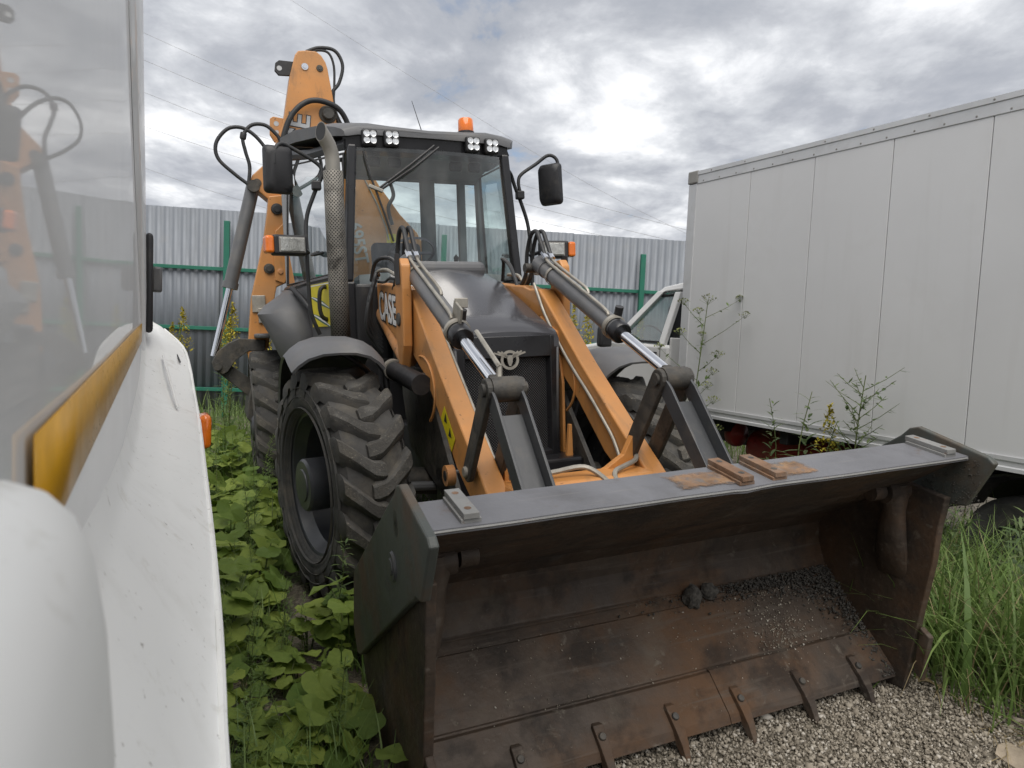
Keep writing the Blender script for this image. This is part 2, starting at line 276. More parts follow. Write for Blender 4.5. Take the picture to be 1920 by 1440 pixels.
def dots_mat(name, base, hole, nu, nv, rad, rough=0.5, metal=0.3, dirt=0.0):
    # small punched holes laid out on the sheet's own UV grid (staggered)
    m = mat(name, base, rough, metal, 0.25, 9, dirt=[((0.30, 0.27, 0.22), 30, 0.5, 0.66, dirt), (SOOT, 5, 0.5, 0.64, 0.8 if dirt else 0)])
    t = m.node_tree; L = t.links.new; p = t.nodes['Principled BSDF']
    uv = t.nodes.new('ShaderNodeUVMap'); sp = t.nodes.new('ShaderNodeSeparateXYZ'); L(uv.outputs[0], sp.inputs[0])
    def cell(off):
        u = mth('SUBTRACT', mth('FRACT', mth('ADD', mth('MULTIPLY', sp.outputs[0], nu, t), off, t), None, t), 0.5, t)
        v = mth('SUBTRACT', mth('FRACT', mth('ADD', mth('MULTIPLY', sp.outputs[1], nv, t), off, t), None, t), 0.5, t)
        return mth('SQRT', mth('ADD', mth('MULTIPLY', u, u, t), mth('MULTIPLY', v, v, t), t), None, t)
    d = mth('MINIMUM', cell(0.0), cell(0.5), t)
    f = ramp(d, [(rad * 0.85, 1.0), (rad * 1.15, 0.0)], t)
    src = p.inputs['Base Color'].links[0].from_socket
    mxn = t.nodes.new('ShaderNodeMix'); mxn.data_type = 'RGBA'; L(f, mxn.inputs[0]); L(src, mxn.inputs[6]); mxn.inputs[7].default_value = (*hole, 1); L(mxn.outputs[2], p.inputs['Base Color'])
    b = t.nodes.new('ShaderNodeBump'); b.inputs['Distance'].default_value = 0.004; b.inputs['Strength'].default_value = 0.8; b.invert = True; L(f, b.inputs['Height']); L(b.outputs[0], p.inputs['Normal'])
    return m
M['guard'] = dots_mat('perforated_guard', (0.19, 0.18, 0.16), (0.006, 0.006, 0.006), 18, 46, 0.21, 0.55, 0.3, 0.4)
M['mesh'] = dots_mat('grille_mesh', (0.17, 0.172, 0.18), (0.003, 0.003, 0.004), 32, 35, 0.37, 0.4, 0.3, 0.0)

def leaf_mat(name, c1, c2, trans=0.35, rough=0.45, veins=False, perobj=False):
    m = bpy.data.materials.new(name); m.use_nodes = True; t = m.node_tree; p = t.nodes['Principled BSDF']; L = t.links.new
    g = t.nodes.new('ShaderNodeObjectInfo' if perobj else 'ShaderNodeNewGeometry')
    rnd = g.outputs['Random'] if perobj else g.outputs['Random Per Island']
    tcn = t.nodes.new('ShaderNodeTexCoord'); nz = t.nodes.new('ShaderNodeTexNoise'); nz.inputs['Scale'].default_value = 3.0; nz.inputs['Detail'].default_value = 4; L(tcn.outputs['Object'], nz.inputs[0])
    f = mth('ADD', mth('MULTIPLY', rnd, 0.65, t), mth('MULTIPLY', nz.outputs[0], 0.35, t), t)
    mid = tuple((a + b) / 2 for a, b in zip(c1, c2))
    c = ramp(f, [(0.1, c1), (0.5, mid), (0.85, c2), (0.97, tuple((a * 0.6 + b * 0.4) for a, b in zip(c2, (0.28, 0.22, 0.06))))], t)
    L(c, p.inputs['Base Color']); p.inputs['Roughness'].default_value = rough; p.inputs['Specular IOR Level'].default_value = 0.3
    tl = t.nodes.new('ShaderNodeBsdfTranslucent'); L(c, tl.inputs[0])
    if veins:
        wv = t.nodes.new('ShaderNodeTexNoise'); wv.inputs['Scale'].default_value = 26; wv.inputs['Detail'].default_value = 3; L(tcn.outputs['Object'], wv.inputs[0])
        b = t.nodes.new('ShaderNodeBump'); b.inputs['Strength'].default_value = 0.5; b.inputs['Distance'].default_value = 0.01; L(wv.outputs[0], b.inputs['Height']); L(b.outputs[0], p.inputs['Normal'])
    mxs = t.nodes.new('ShaderNodeMixShader'); mxs.inputs[0].default_value = trans; L(p.outputs[0], mxs.inputs[1]); L(tl.outputs[0], mxs.inputs[2])
    L(mxs.outputs[0], t.nodes['Material Output'].inputs[0]); return m
M['grass'] = leaf_mat('grass_blades', (0.085, 0.155, 0.035), (0.20, 0.28, 0.085))
M['straw'] = leaf_mat('dry_straw', (0.22, 0.17, 0.09), (0.36, 0.29, 0.17), 0.2, 0.7)
M['broad'] = leaf_mat('broad_leaf', (0.095, 0.165, 0.034), (0.31, 0.39, 0.085), 0.42, 0.45, True, True)
M['narrow'] = leaf_mat('narrow_leaf', (0.075, 0.14, 0.035), (0.18, 0.25, 0.075))
M['greyleaf'] = leaf_mat('dull_leaf', (0.075, 0.125, 0.05), (0.17, 0.22, 0.09))
M['stem'] = leaf_mat('green_stem', (0.08, 0.12, 0.04), (0.14, 0.16, 0.06), 0.1)
M['goldfl'] = leaf_mat('yellow_flower', (0.30, 0.26, 0.03), (0.48, 0.40, 0.05), 0.25, 0.7)
M['umbel'] = leaf_mat('umbel_seed', (0.14, 0.17, 0.05), (0.22, 0.24, 0.09), 0.2, 0.7)

# ground
def ground_mat():
    m = bpy.data.materials.new('soil_and_grit'); m.use_nodes = True; t = m.node_tree; p = t.nodes['Principled BSDF']; L = t.links.new
    tcn = t.nodes.new('ShaderNodeTexCoord')
    def nz(sc, d=6, ro=0.6):
        n = t.nodes.new('ShaderNodeTexNoise'); n.inputs['Scale'].default_value = sc; n.inputs['Detail'].default_value = d; n.inputs['Roughness'].default_value = ro; L(tcn.outputs['Object'], n.inputs[0]); return n.outputs[0]
    c1 = ramp(nz(1.3), [(0.35, (0.055, 0.045, 0.032)), (0.6, (0.10, 0.088, 0.066)), (0.75, (0.15, 0.135, 0.105))], t)
    v = t.nodes.new('ShaderNodeTexVoronoi'); v.inputs['Scale'].default_value = 62; L(tcn.outputs['Object'], v.inputs[0])
    c2 = ramp(v.outputs['Color'], [(0.2, (0.09, 0.077, 0.06)), (0.7, (0.27, 0.24, 0.19))], t)
    mxn = t.nodes.new('ShaderNodeMix'); mxn.data_type = 'RGBA'; L(ramp(nz(2.2), [(0.42, 0.15), (0.6, 0.8)], t), mxn.inputs[0]); L(c1, mxn.inputs[6]); L(c2, mxn.inputs[7]); L(mxn.outputs[2], p.inputs['Base Color'])
    p.inputs['Roughness'].default_value = 0.95; b = t.nodes.new('ShaderNodeBump'); b.inputs['Strength'].default_value = 0.7; b.inputs['Distance'].default_value = 0.012
    L(mth('ADD', mth('MULTIPLY', v.outputs['Distance'], -1.0, t), nz(30), t), b.inputs['Height']); L(b.outputs[0], p.inputs['Normal']); return m
M['ground'] = ground_mat()
def stone_mat():
    m = bpy.data.materials.new('limestone_chips'); m.use_nodes = True; t = m.node_tree; p = t.nodes['Principled BSDF']; L = t.links.new
    g = t.nodes.new('ShaderNodeNewGeometry'); c = ramp(g.outputs['Random Per Island'], [(0.0, (0.13, 0.112, 0.088)), (0.5, (0.25, 0.22, 0.175)), (0.85, (0.35, 0.315, 0.26)), (1.0, (0.47, 0.44, 0.39))], t)
    L(c, p.inputs['Base Color']); p.inputs['Roughness'].default_value = 0.95; return m
M['stone'] = stone_mat()

# ------------------------------------------------------------------ machine frame, terrain
MW = Matrix(((0.92076, -0.38339, -0.07217, 0.0783), (0.38397, 0.92333, -0.00621, 4.24), (0.06901, -0.02199, 0.99737, 0.022), (0, 0, 0, 1)))
MI = MW.inverted()
def sm01(t): t = max(0.0, min(1.0, t)); return t * t * (3 - 2 * t)
def hz(X, Y):
    # lateral slope of the yard: the strip by the van lies lower than the side by the truck
    s = (X - 0.0783) * 0.92076 + (Y - 4.24) * 0.38397; q = -(X - 0.0783) * 0.38339 + (Y - 4.24) * 0.92333
    sc = 2.6 * math.tanh(s / 2.6)
    z = 0.0 + 0.012 * sc
    z += 0.03 * (mnoise.noise((X * 0.7, Y * 0.7, 0)) ) + 0.012 * mnoise.noise((X * 2.7, Y * 2.7, 4))
    # gravel heaped in front of the bucket's edge
    z += (0.085 + 0.075 * sm01((s + 0.6) / 1.7)) * math.exp(-((max(0, abs(s - 0.6) - 0.9) / 0.45) ** 2 + ((q + 1.75) / 0.5) ** 2))
    return z
def mk_ground():
    xs = sorted(set([round(-6 + 0.1 * i, 3) for i in range(121)] + [-400, -200, -100, -60, -30, -20, -14, -10, -8, 8, 10, 14, 20, 30, 60, 100, 200, 400]))
    ys = sorted(set([round(-1 + 0.1 * i, 3) for i in range(141)] + [-300, -100, -40, -15, -6, -3, 15, 18, 24, 34, 50, 80, 140, 260, 500, 900]))
    V = [(x, y, hz(x, y)) for y in ys for x in xs]; n = len(xs)
    F = [(j * n + i, j * n + i + 1, (j + 1) * n + i + 1, (j + 1) * n + i) for j in range(len(ys) - 1) for i in range(n - 1)]
    o = fast_mesh('ground', V, F, M['ground']); tag(o, kind='structure'); return o
mk_ground()

# ------------------------------------------------------------------ corrugated fence
def fence():
    A = Vector((-5.995, 11.894, 0)); B = Vector((1.771, 13.095, 0)); d = (B - A).normalized(); nrm = Vector((d.y, -d.x, 0))   # towards the yard
    root = empty('corrugated_fence', 'tall grey corrugated sheet fence on green posts and rails', 'fence', mw=basis(d, -nrm, (0, 0, 1), A))
    PW, top, bot = 0.1345, 3.45, 0.10
    per = [(0.0, 0.0), (0.050, 0.0), (0.064, -0.016), (0.118, -0.016), (0.1345, 0.0)]
    k = 0; x = -5.0
    while x < 14.0:                                   # one sheet = nine ridges
        m = MB(); pts = []
        for r in range(9):
            pts += [(x + r * PW + a, b) for a, b in per[:-1]]
        pts.append((x + 9 * PW, 0.0))
        dz = random.uniform(-0.012, 0.012); off = 0.0025 * (k % 2)
        ring0 = [(a, b - off, bot) for a, b in pts]; ring1 = [(a, b - off, top + dz) for a, b in pts]
        m.loft([ring0, ring1], False, False)
        o = m.build('corrugated_sheet', M['galv'], root, 25)
        sd = o.modifiers.new('solid', 'SOLIDIFY'); sd.thickness = 0.0012; sd.offset = 1
        x += 9 * PW - 0.004; k += 1
    for z, h in ((2.47, 0.06), (1.475, 0.06), (0.45, 0.06)):
        MB().bb(-5, 14, -0.075, -0.026, z - h / 2, z + h / 2).build('rail', M['green'], root, 0, 0.004)
    for px in (-3.9, 1.16, 4.75, 8.35, 11.9):
        MB().bb(px - 0.045, px + 0.045, -0.15, -0.078, -0.15, 3.14 if px > 5 else 3.26).build('post', M['green'], root, 0, 0.006)
fence()

# ------------------------------------------------------------------ box truck (nose towards the fence)
TH = Vector((-0.47375, 0.88066, 0)); TL = Vector((-0.88066, -0.47375, 0)); TA = Vector((1.582, 6.838, 0))
def truck():
    root = empty('box_truck', 'white box truck with plain panelled body parked beside the loader', 'truck', mw=basis(TH, TL, (0, 0, 1), TA))
    zb, zt = 0.955, 3.17
    body = MB().bb(-6.1, -0.03, -2.3, -0.03, zb + 0.02, zt - 0.02).build('box_body', M['boxwhite'], root, 0)
    for i in range(10):                               # side panels butt with a fine open joint
        x1 = -0.115 - 0.0 if i == 0 else -0.122 - 0.6455 * i
        x0 = -0.122 - 0.6455 * (i + 1) + 0.005
        if x1 < -6: break
        MB().bb(max(x0, -6.05), x1, -0.032, 0.0 - 0.0006 * (i % 2), 1.03, 3.085).build('panel', M['boxwhite'], body, 0, 0.003)
    tr = MB().prism([(0.012, 3.20), (0.012, 3.165), (0.006, 3.16), (0.006, 3.088), (0.0, 3.083), (-0.05, 3.083), (-0.05, 3.20)], 'x', -6.1, -0.10)
    tr = MB().add([(a[0], a[1], a[2]) for a in tr.v], tr.f).build('top_rail', M['alu'], root, 30)
    rv = MB()
    for i in range(30): rv.lathe([(0.0001, 0.004), (0.006, 0.003), (0.008, 0)], (-0.2 - 0.2 * i, 0.0062, 3.105), (0, 1, 0), 6)
    for i in range(15): rv.lathe([(0.0001, 0.004), (0.006, 0.003), (0.008, 0)], (-0.3 - 0.4 * i, 0.0122, 3.182), (0, 1, 0), 6)
    o = rv.build('rivets', M['capgrey'], tr); o['kind'] = 'stuff'
    MB().prism([(0.012, 1.035), (0.012, 1.01), (0.004, 1.0), (0.004, 0.975), (0.014, 0.968), (0.014, 0.945), (-0.05, 0.945), (-0.05, 1.035)], 'x', -6.1, -0.10).build('bottom_rail', M['alu'], root, 30)
    MB().bb(-0.118, -0.005, -0.06, 0.006, 0.945, 3.09).build('corner_post', M['alu'], root, 0, 0.008)
    MB().bb(-0.13, 0.004, -0.10, 0.016, 3.092, 3.21).build('corner_cap', M['capgrey'], root, 0, 0.012)
    MB().bb(-0.025, 0.0, -2.3, -0.06, 0.96, 3.19).build('front_wall', M['boxwhite'], root, 0, 0.004)
    ch = MB().bb(-6.0, 1.6, -0.85, -0.77, 0.62, 0.82).bb(-6.0, 1.6, -1.55, -1.47, 0.62, 0.82)
    for i in range(8): ch.bb(-5.8 + 0.75 * i, -5.72 + 0.75 * i, -2.25, -0.05, 0.83, 0.94)
    ch.build('chassis_frame', M['black'], root, 0, 0.004)
    for (x0, x1, y, z, r) in ((-0.62, -1.75, -0.42, 0.70, 0.17), (-0.42, -0.6, -0.30, 0.80, 0.12)):
        m = MB(); m.lathe([(0.001, 0), (r * 0.6, 0.012), (r * 0.93, 0.05), (r, 0.1), (r, abs(x1 - x0) - 0.1), (r * 0.93, abs(x1 - x0) - 0.05), (0.001, abs(x1 - x0))], (x0, y, z), (-1, 0, 0), 24)
        m.build('gas_cylinder', M['red'], root, 50)
    for x, y in ((-2.98, -0.30), (1.61, -0.52)):
        w = MB().lathe([(0.19, -0.1), (0.2, 0.08), (0.16, 0.05), (0.08, 0.07), (0.001, 0.08)], (x, y, 0.40), (0, 1, 0), 24).build('wheel', M['rim'], root)
        MB().lathe([(0.2, -0.1), (0.33, -0.11), (0.37, -0.07), (0.37, 0.07), (0.33, 0.11), (0.2, 0.1)], (x, y, 0.40), (0, 1, 0), 32).build('tyre', M['tyre'], w)
    a = [math.radians(q) for q in range(20, 165, 12)]
    m = MB().loft([[(-2.98 + 0.46 * math.cos(t), y, 0.47 + 0.45 * math.sin(t)) for y in (-0.55, -0.10)] + [(-2.98 + 0.445 * math.cos(t), y, 0.47 + 0.435 * math.sin(t)) for y in (-0.10, -0.55)] for t in a])
    m.build('mudguard', M['black'], root)
    # cab
    yl, yr = -0.27, -2.0
    lower = [(0.10, 0.72), (0.10, 1.50), (1.10, 1.53), (1.60, 1.46), (2.55, 1.36), (2.72, 1.1), (2.72, 0.72), (1.75, 0.66), (1.62, 0.95), (0.95, 0.95), (0.85, 0.66)]
    cab = MB().prism(lower, 'y', yr, yl).build('cab', M['carwhite'], root, 30, 0.04, 3)
    def pil(name, p, q, w, t=0.05, mt='carwhite', par=cab):
        p, q = Vector(p), Vector(q); ax = (q - p); m = MB()
        e = Vector((1, 0, 0)) * w / 2; f = Vector((0, 1, 0)) * t / 2
        m.loft([[c + e + f, c - e + f, c - e - f, c + e - f] for c in (p, q)]); return m.build(name, M[mt], par, 0, 0.008)
    for y in (yl - 0.03, yr + 0.03):
        yi = y + (-0.12 if y > -1 else 0.12)
        pil('windscreen_pillar', (1.08, y, 1.51), (0.42, yi, 2.075), 0.12, 0.06)
        pil('door_pillar', (0.24, y, 1.50), (0.16, yi, 2.06), 0.09)
        gl = MB().loft([[(1.02, y, 1.525), (0.45, yi, 2.035)], [(0.30, y, 1.525), (0.21, yi, 2.035)]], False, False).build('side_window', M['carglass'], cab, 0)
        MB().tube([(0.26, y + 0.004, 1.525), (1.0, y + 0.004, 1.535), (0.47, yi + 0.004, 2.02), (0.19, yi + 0.004, 2.035)], 0.017, 6).build('window_seal', M['black'], gl)
    MB().loft([[(1.10, yl - 0.05, 1.53), (1.10, yr + 0.05, 1.53)], [(0.44, yl - 0.18, 2.06), (0.44, yr + 0.18, 2.06)]], False, False).build('windscreen', M['carglass'], cab, 0)
    MB().loft([[(0.50, yl - 0.13, 2.06), (0.50, yr + 0.13, 2.06), (0.42, yr + 0.16, 2.125), (0.42, yl - 0.16, 2.125)], [(0.08, yl - 0.13, 2.08), (0.08, yr + 0.13, 2.08), (0.08, yr + 0.16, 2.165), (0.08, yl - 0.16, 2.165)]]).build('cab_roof', M['carwhite'], cab, 40, 0.02)
    MB().bb(0.07, 0.10, yr, yl, 1.2, 1.58).build('cab_rear_wall', M['carwhite'], cab, 0, 0.01)
    MB().lathe([(0.17, -0.012), (0.185, 0), (0.17, 0.012)], (0.86, -0.68, 1.56), (0.85, 0, -0.5), 24, closed=True).build('steering_wheel', M['black'], cab)
    MB().bb(0.85, 1.15, -1.9, -0.4, 1.35, 1.53).build('dashboard', M['black'], cab, 0, 0.04)
    for yy in (-0.66, -1.5): MB().box((0.30, yy, 1.62), (0.14, 0.46, 0.62)).box((0.28, yy, 2.0), (0.10, 0.26, 0.16)).build('seat', M['black'], cab, 30, 0.05, 3)
    MB().bb(0.12, 0.80, yr + 0.06, yr + 0.10, 1.3, 1.98).build('far_window_blocker', M['black'], cab, 0, 0.02)  # black panel added across the far window to darken the near one
    MB().box((1.02, yl + 0.16, 1.56), (0.10, 0.17, 0.24)).build('door_mirror', M['black'], cab, 30, 0.035, 3)
    MB().bb(0.28, 0.46, yl + 0.001, yl + 0.028, 1.395, 1.425).build('door_handle', M['black'], cab, 0, 0.008)
    cab.location = (0.36, 0.0, 0.075)
    MB().bb(0.235, 0.243, yl + 0.0005, yl + 0.003, 0.75, 1.50).build('door_gap', M['inkblack'], cab, 0)
    return root
truck()

# ------------------------------------------------------------------ white van right beside the camera
VD = Vector((-0.44555, 0.89526, 0)); VN = Vector((0.89526, 0.44555, 0))
def van():
    root = empty('white_van', 'glossy white van side with amber tape stripe', 'van', mw=basis(VD, -VN, (0, 0, 1), (0, 0, 0)))
    # local: x along the van (s), y = -offset, z up
    def P(s, o, dz): return (s, -o, CAMZ + dz)
    E = -0.075
    rows = [(-0.6, 4.32), (-0.3, 4.28), (-0.02, 4.26), (0.3, 4.2), (0.6, 4.05), (0.9, 3.6), (1.2, 3.2), (1.7, 2.7)]
    seam = [(dz, ss) for (dz, sf), ss in zip(rows, (4.0, 3.95, 3.75, 3.1, 2.5, 2.05, 1.85, 1.65))]
    wall = MB()
    cols = []
    for i in range(13):
        k = i / 12
        cols.append([P(-1.2 + (sf + 1.2) * k, E + 0.0015 * math.sin(2.6 * k * 6 + dz * 2), dz) for dz, sf in seam])
    wall.loft(cols, False, False); ob = wall.build('side_panel', M['vanwhite'], root, 60)
    pl = MB(); cols = []
    for k, o in ((0.0, E), (0.03, E - 0.004), (0.06, E + 0.006), (0.35, E + 0.016), (0.72, E + 0.018), (0.92, E + 0.004), (1.0, E - 0.03), (1.05, E - 0.12)):
        cols.append([P(ss + (sf - ss) * k, o, dz) for (dz, ss), (_, sf) in zip(seam, rows)])
    pl.loft(cols, False, False); pl.build('front_pillar', M['vanwhite'], root, 50)
    # far side and inside so that the body is closed
    MB().bb(-1.2, 4.1, 0.11, 1.9, CAMZ - 1.2, CAMZ + 0.95).build('body_shell', M['vanplain'], root, 0, 0.05, 3)
    st = MB(); A = []
    for s in (0.54, 0.8, 1.2, 2.2, 3.2, 3.75): A.append([P(s, E + 0.0035, -0.087 + 0.0127 * s), P(s, E + 0.0035, -0.172 + 0.0135 * s)])
    o = st.loft(A, False, False).build('amber_tape', M['amber_tape'], root, 60)
    so = o.modifiers.new('solid', 'SOLIDIFY'); so.thickness = 0.002; so.offset = -1
    MB().box(P(4.13, E + 0.03, 0.16), (0.19, 0.035, 0.50)).build('door_handle', M['black'], root, 30, 0.03, 3)
    MB().box(P(4.18, E + 0.065, 0.185), (0.10, 0.05, 0.13)).build('handle_grip', M['char'], root, 30, 0.012, 2)
    w = MB().lathe([(0.20, -0.10), (0.21, 0.09), (0.15, 0.05), (0.07, 0.07), (0.001, 0.075)], (2.35, 0.06, 0.355), (0, -1, 0), 24).build('wheel', M['rim'], root)
    MB().lathe([(0.21, -0.10), (0.32, -0.115), (0.36, -0.07), (0.36, 0.07), (0.32, 0.115), (0.21, 0.10)], (2.35, 0.06, 0.355), (0, -1, 0), 36).build('tyre', M['tyre'], w)
    # front wing flare
    edge = [(0.55, 0.075, -0.60), (0.92, 0.082, -0.565), (1.15, 0.094, -0.545), (1.4, 0.106, -0.535), (1.9, 0.126, -0.535), (2.6, 0.144, -0.49), (3.2, 0.160, -0.455), (3.5, 0.166, -0.435), (3.9, 0.164, -0.372), (4.1, 0.151, -0.262), (4.3, 0.122, -0.164), (4.5, 0.033, -0.078), (4.6, -0.035, -0.037)]
    crs = [-0.37, -0.30, -0.32, -0.335, -0.365, -0.375, -0.345, -0.31, -0.21, -0.15, -0.09, -0.055, -0.03]
    fl = MB(); rings = []
    for (s, o, dz), c in zip(edge, crs):
        rings.append([P(s, E - 0.02, c + 0.10), P(s, E + 0.003, c + 0.05), P(s, E + 0.012, c + 0.012), P(s, E + 0.026, c - 0.012), P(s, E * 0.5 + o * 0.5, (c * 0.52 + dz * 0.48) + 0.004), P(s, o - 0.022, dz + 0.017), P(s, o - 0.008, dz + 0.004), P(s, o, dz - 0.012), P(s, o + 0.003, dz - 0.05), P(s, o - 0.004, dz - 0.45), P(s, o - 0.04, dz - 0.62)])
    f = fl.loft(rings, False, False).build('front_wing', M['vanplain'], root, 60)
    MB().tube([P(s, o - 0.004, dz - 0.0) for s, o, dz in edge[:-1]], 0.007, 6, sm=3).build('wing_lip', M['vanplain'], f)
    MB().tube([P(4.42, 0.02, -0.115), P(4.32, 0.065, -0.155), P(4.05, 0.10, -0.235)], 0.004, 6, sm=3).build('panel_gap', M['black'], f)
    MB().tube([P(4.0, 0.02, -0.20), P(3.3, 0.075, -0.385)], 0.006, 6).build('crease', M['vanplain'], f)
    MB().box(P(3.42, 0.186, -0.50), (0.13, 0.05, 0.15)).build('side_marker', M['amber'], root, 30, 0.022, 3)
    # rounded arch trim nearest the lens
    wa = MB(); rings = []
    for s, w in ((-0.6, 1), (0.0, 1), (0.3, 1), (0.38, 1.0), (0.43, 0.98), (0.46, 0.93), (0.48, 0.82), (0.495, 0.62), (0.502, 0.3)):
        d = (1 - w) * 0.16
        rings.append([P(s, E - 0.02, -0.083 - d), P(s, E + 0.006 * w, -0.083 - d), P(s, E + 0.022 * w, -0.089 - d), P(s, E + 0.036 * w, -0.103 - d), P(s, E + 0.046 * w, -0.128 - d), P(s, E + 0.052 * w, -0.17 - d * 0.6), P(s, E + 0.056 * w, -0.24), P(s, E + 0.062 * w, -0.6), P(s, E - 0.02, -0.62)])
    wa.loft(rings).build('arch_trim', M['vanplain'], root, 60)
van()

# ------------------------------------------------------------------ overhead wires
def wires():
    W = [((-24.0, 46.4, 19.3), (-15.27, 46.2, 15.96)), ((-23.76, 46.3, 17.54), (-14.69, 46.06, 14.3)), ((-23.6, 46.15, 15.5), (-17.5, 46.0, 13.5)), ((-23.4, 46.0, 13.35), (-16.76, 45.86, 11.53)), ((-23.3, 45.8, 10.74), (-17.66, 45.68, 9.14)), ((-15.0, 46.6, 21.85), (-5.17, 46.2, 16.24))]
    for i, (a, b) in enumerate(W):
        a, b = Vector(a), Vector(b); d = (b - a).normalized()
        p = [a - d * 30 + Vector((0, 0, 2.0)), a - d * 12 + Vector((0, 0, 0.35)), a, b, b + d * 14 + Vector((0, 0, 0.5)), b + d * 34 + Vector((0, 0, 3.4))]
        o = MB().tube(p, 0.009 if i < 5 else 0.007, 5, sm=5).build('power_line', M['capgrey'])
        tag(o, 'thin grey overhead wire in the bundle passing behind the backhoe boom' if i < 5 else 'lone thin wire crossing the sky above the cab roof', 'wire', 'overhead power lines' if i < 5 else None)
wires()

# ------------------------------------------------------------------ backhoe loader
# machine frame: x to the machine's left hand, y to its rear, z up; the nose faces -y
LD = empty('backhoe_loader', 'orange and charcoal backhoe loader with its front bucket lowered', 'backhoe loader', mw=MW)
def mk_wheel(cx, cy, cz, Rr, W, rimr, steer, side, hubr=0.13, phase=0.0):
    Mx = Matrix.Translation((cx, cy, cz)) @ Matrix.Rotation(steer, 4, 'Z')
    ax = -side                                      # outward direction along local x is `side`
    h = W / 2
    # rim: deep dish seen from outside
    r = MB(); S = side
    prof = [(rimr + 0.012, h * 0.86), (rimr + 0.02, h * 0.80), (rimr - 0.012, h * 0.74), (rimr - 0.03, h * 0.55), (rimr - 0.05, h * 0.40), (rimr - 0.052, h * 0.1), (rimr - 0.075, -h * 0.25), (rimr * 0.62, -h * 0.34), (hubr + 0.03, -h * 0.30), (hubr + 0.028, -h * 0.26)]
    r.lathe([(a, b * 1.0) for a, b in prof], (0, 0, 0), (S, 0, 0), 48)
    r.lathe([(rimr + 0.012, -h * 0.86), (rimr - 0.03, -h * 0.7), (rimr - 0.06, -h * 0.3)], (0, 0, 0), (S, 0, 0), 48)
    r.v = [tuple(Mx @ Vector(p)) for p in r.v]
    rim = r.build('wheel', M['rim'], LD, 30)
    hb = MB(); hb.lathe([(hubr + 0.035, -h * 0.29), (hubr + 0.035, -h * 0.2), (hubr, -h * 0.18), (hubr, h * 1.0), (hubr - 0.012, h * 1.07), (hubr * 0.62, h * 1.075), (hubr * 0.6, h * 1.11), (hubr * 0.45, h * 1.12), (0.001, h * 1.12)], (0, 0, 0), (S, 0, 0), 32)
    for k in range(10):
        a = 2 * math.pi * k / 10; rr = rimr * 0.60
        hb.cyl((S * -h * 0.36, rr * math.cos(a), rr * math.sin(a)), (S * -h * 0.16, rr * math.cos(a), rr * math.sin(a)), 0.017, 6)
    hb.v = [tuple(Mx @ Vector(p)) for p in hb.v]; hb.build('hub', M['rim'], rim, 35)
    # tyre carcass and lugs
    t = MB(); c = Rr - 0.042
    pr = [(rimr, -h * 0.80), (rimr + 0.03, -h * 0.92), (rimr + (c - rimr) * 0.35, -h * 1.02), (rimr + (c - rimr) * 0.62, -h * 1.0), (c - 0.055, -h * 0.93), (c - 0.015, -h * 0.80), (c, -h * 0.45), (c + 0.006, 0), (c, h * 0.45), (c - 0.015, h * 0.80), (c - 0.055, h * 0.93), (rimr + (c - rimr) * 0.62, h * 1.0), (rimr + (c - rimr) * 0.35, h * 1.02), (rimr + 0.03, h * 0.92), (rimr, h * 0.80)]
    t.lathe(pr, (0, 0, 0), (1, 0, 0), 64)
    for sg in (-1, 1):
        for q in (0.16, 0.45, 0.70): t.lathe([(rimr + (c - rimr) * q - 0.005, sg * h * 0.98), (rimr + (c - rimr) * q, sg * (h * 1.02 + 0.004)), (rimr + (c - rimr) * q + 0.005, sg * h * 0.98)], (0, 0, 0), (1, 0, 0), 64)
    def pt(x, th, rr): return (x, rr * math.cos(th), rr * math.sin(th))
    nl = 19
    for sd in (-1, 1):
        for k in range(nl):
            th0 = 2 * math.pi * (k + (0.5 if sd > 0 else 0.0)) / nl + phase
            rings = []
            for (fx, dth, top, wd) in ((1.06, -0.085, -0.125, 0.036), (1.05, -0.055, -0.06, 0.050), (1.01, -0.03, -0.018, 0.058), (0.90, 0.005, -0.002, 0.060), (0.62, 0.075, 0.002, 0.056), (0.36, 0.145, 0.003, 0.054), (0.14, 0.19, 0.003, 0.056), (-0.10, 0.205, 0.001, 0.058), (-0.22, 0.21, -0.012, 0.050)):
                x = sd * h * fx * 0.97; th = th0 + dth
                wr = wd * 0.92 / Rr; lo = c - 0.03 + min(top, 0); hi = Rr + top
                if fx > 1: lo = hi - 0.05
                rings.append([pt(x, th - wr * 1.55, lo), pt(x, th - wr * 0.92, hi - 0.014), pt(x, th - wr * 0.6, hi), pt(x, th + wr * 0.6, hi), pt(x, th + wr * 0.92, hi - 0.014), pt(x, th + wr * 1.55, lo)])
            b = len(t.f); t.loft(rings)
            for i in range(b, len(t.f)):
                f = t.f[i]
                if len(f) == 4:
                    q = [math.hypot(t.v[j][1], t.v[j][2]) for j in f]
                    if min(q) > Rr - 0.034: t.m[i] = 1
    t.v = [tuple(Mx @ Vector(p)) for p in t.v]; t.build('tyre', [M['tyre'], M['lugtop']], rim, 32)
    return rim
mk_wheel(-0.965, 0.40, 0.765, 0.68, 0.40, 0.42, R(11), -1, 0.155, 0.05)
mk_wheel(0.985, 0.40, 0.605, 0.68, 0.40, 0.42, R(11), 1, 0.155, 0.12)
mk_wheel(-1.11, 3.2, 0.80, 0.70, 0.43, 0.42, 0, -1, 0.15, 0.0)
mk_wheel(1.11, 3.2, 0.70, 0.70, 0.43, 0.42, 0, 1, 0.15, 0.08)

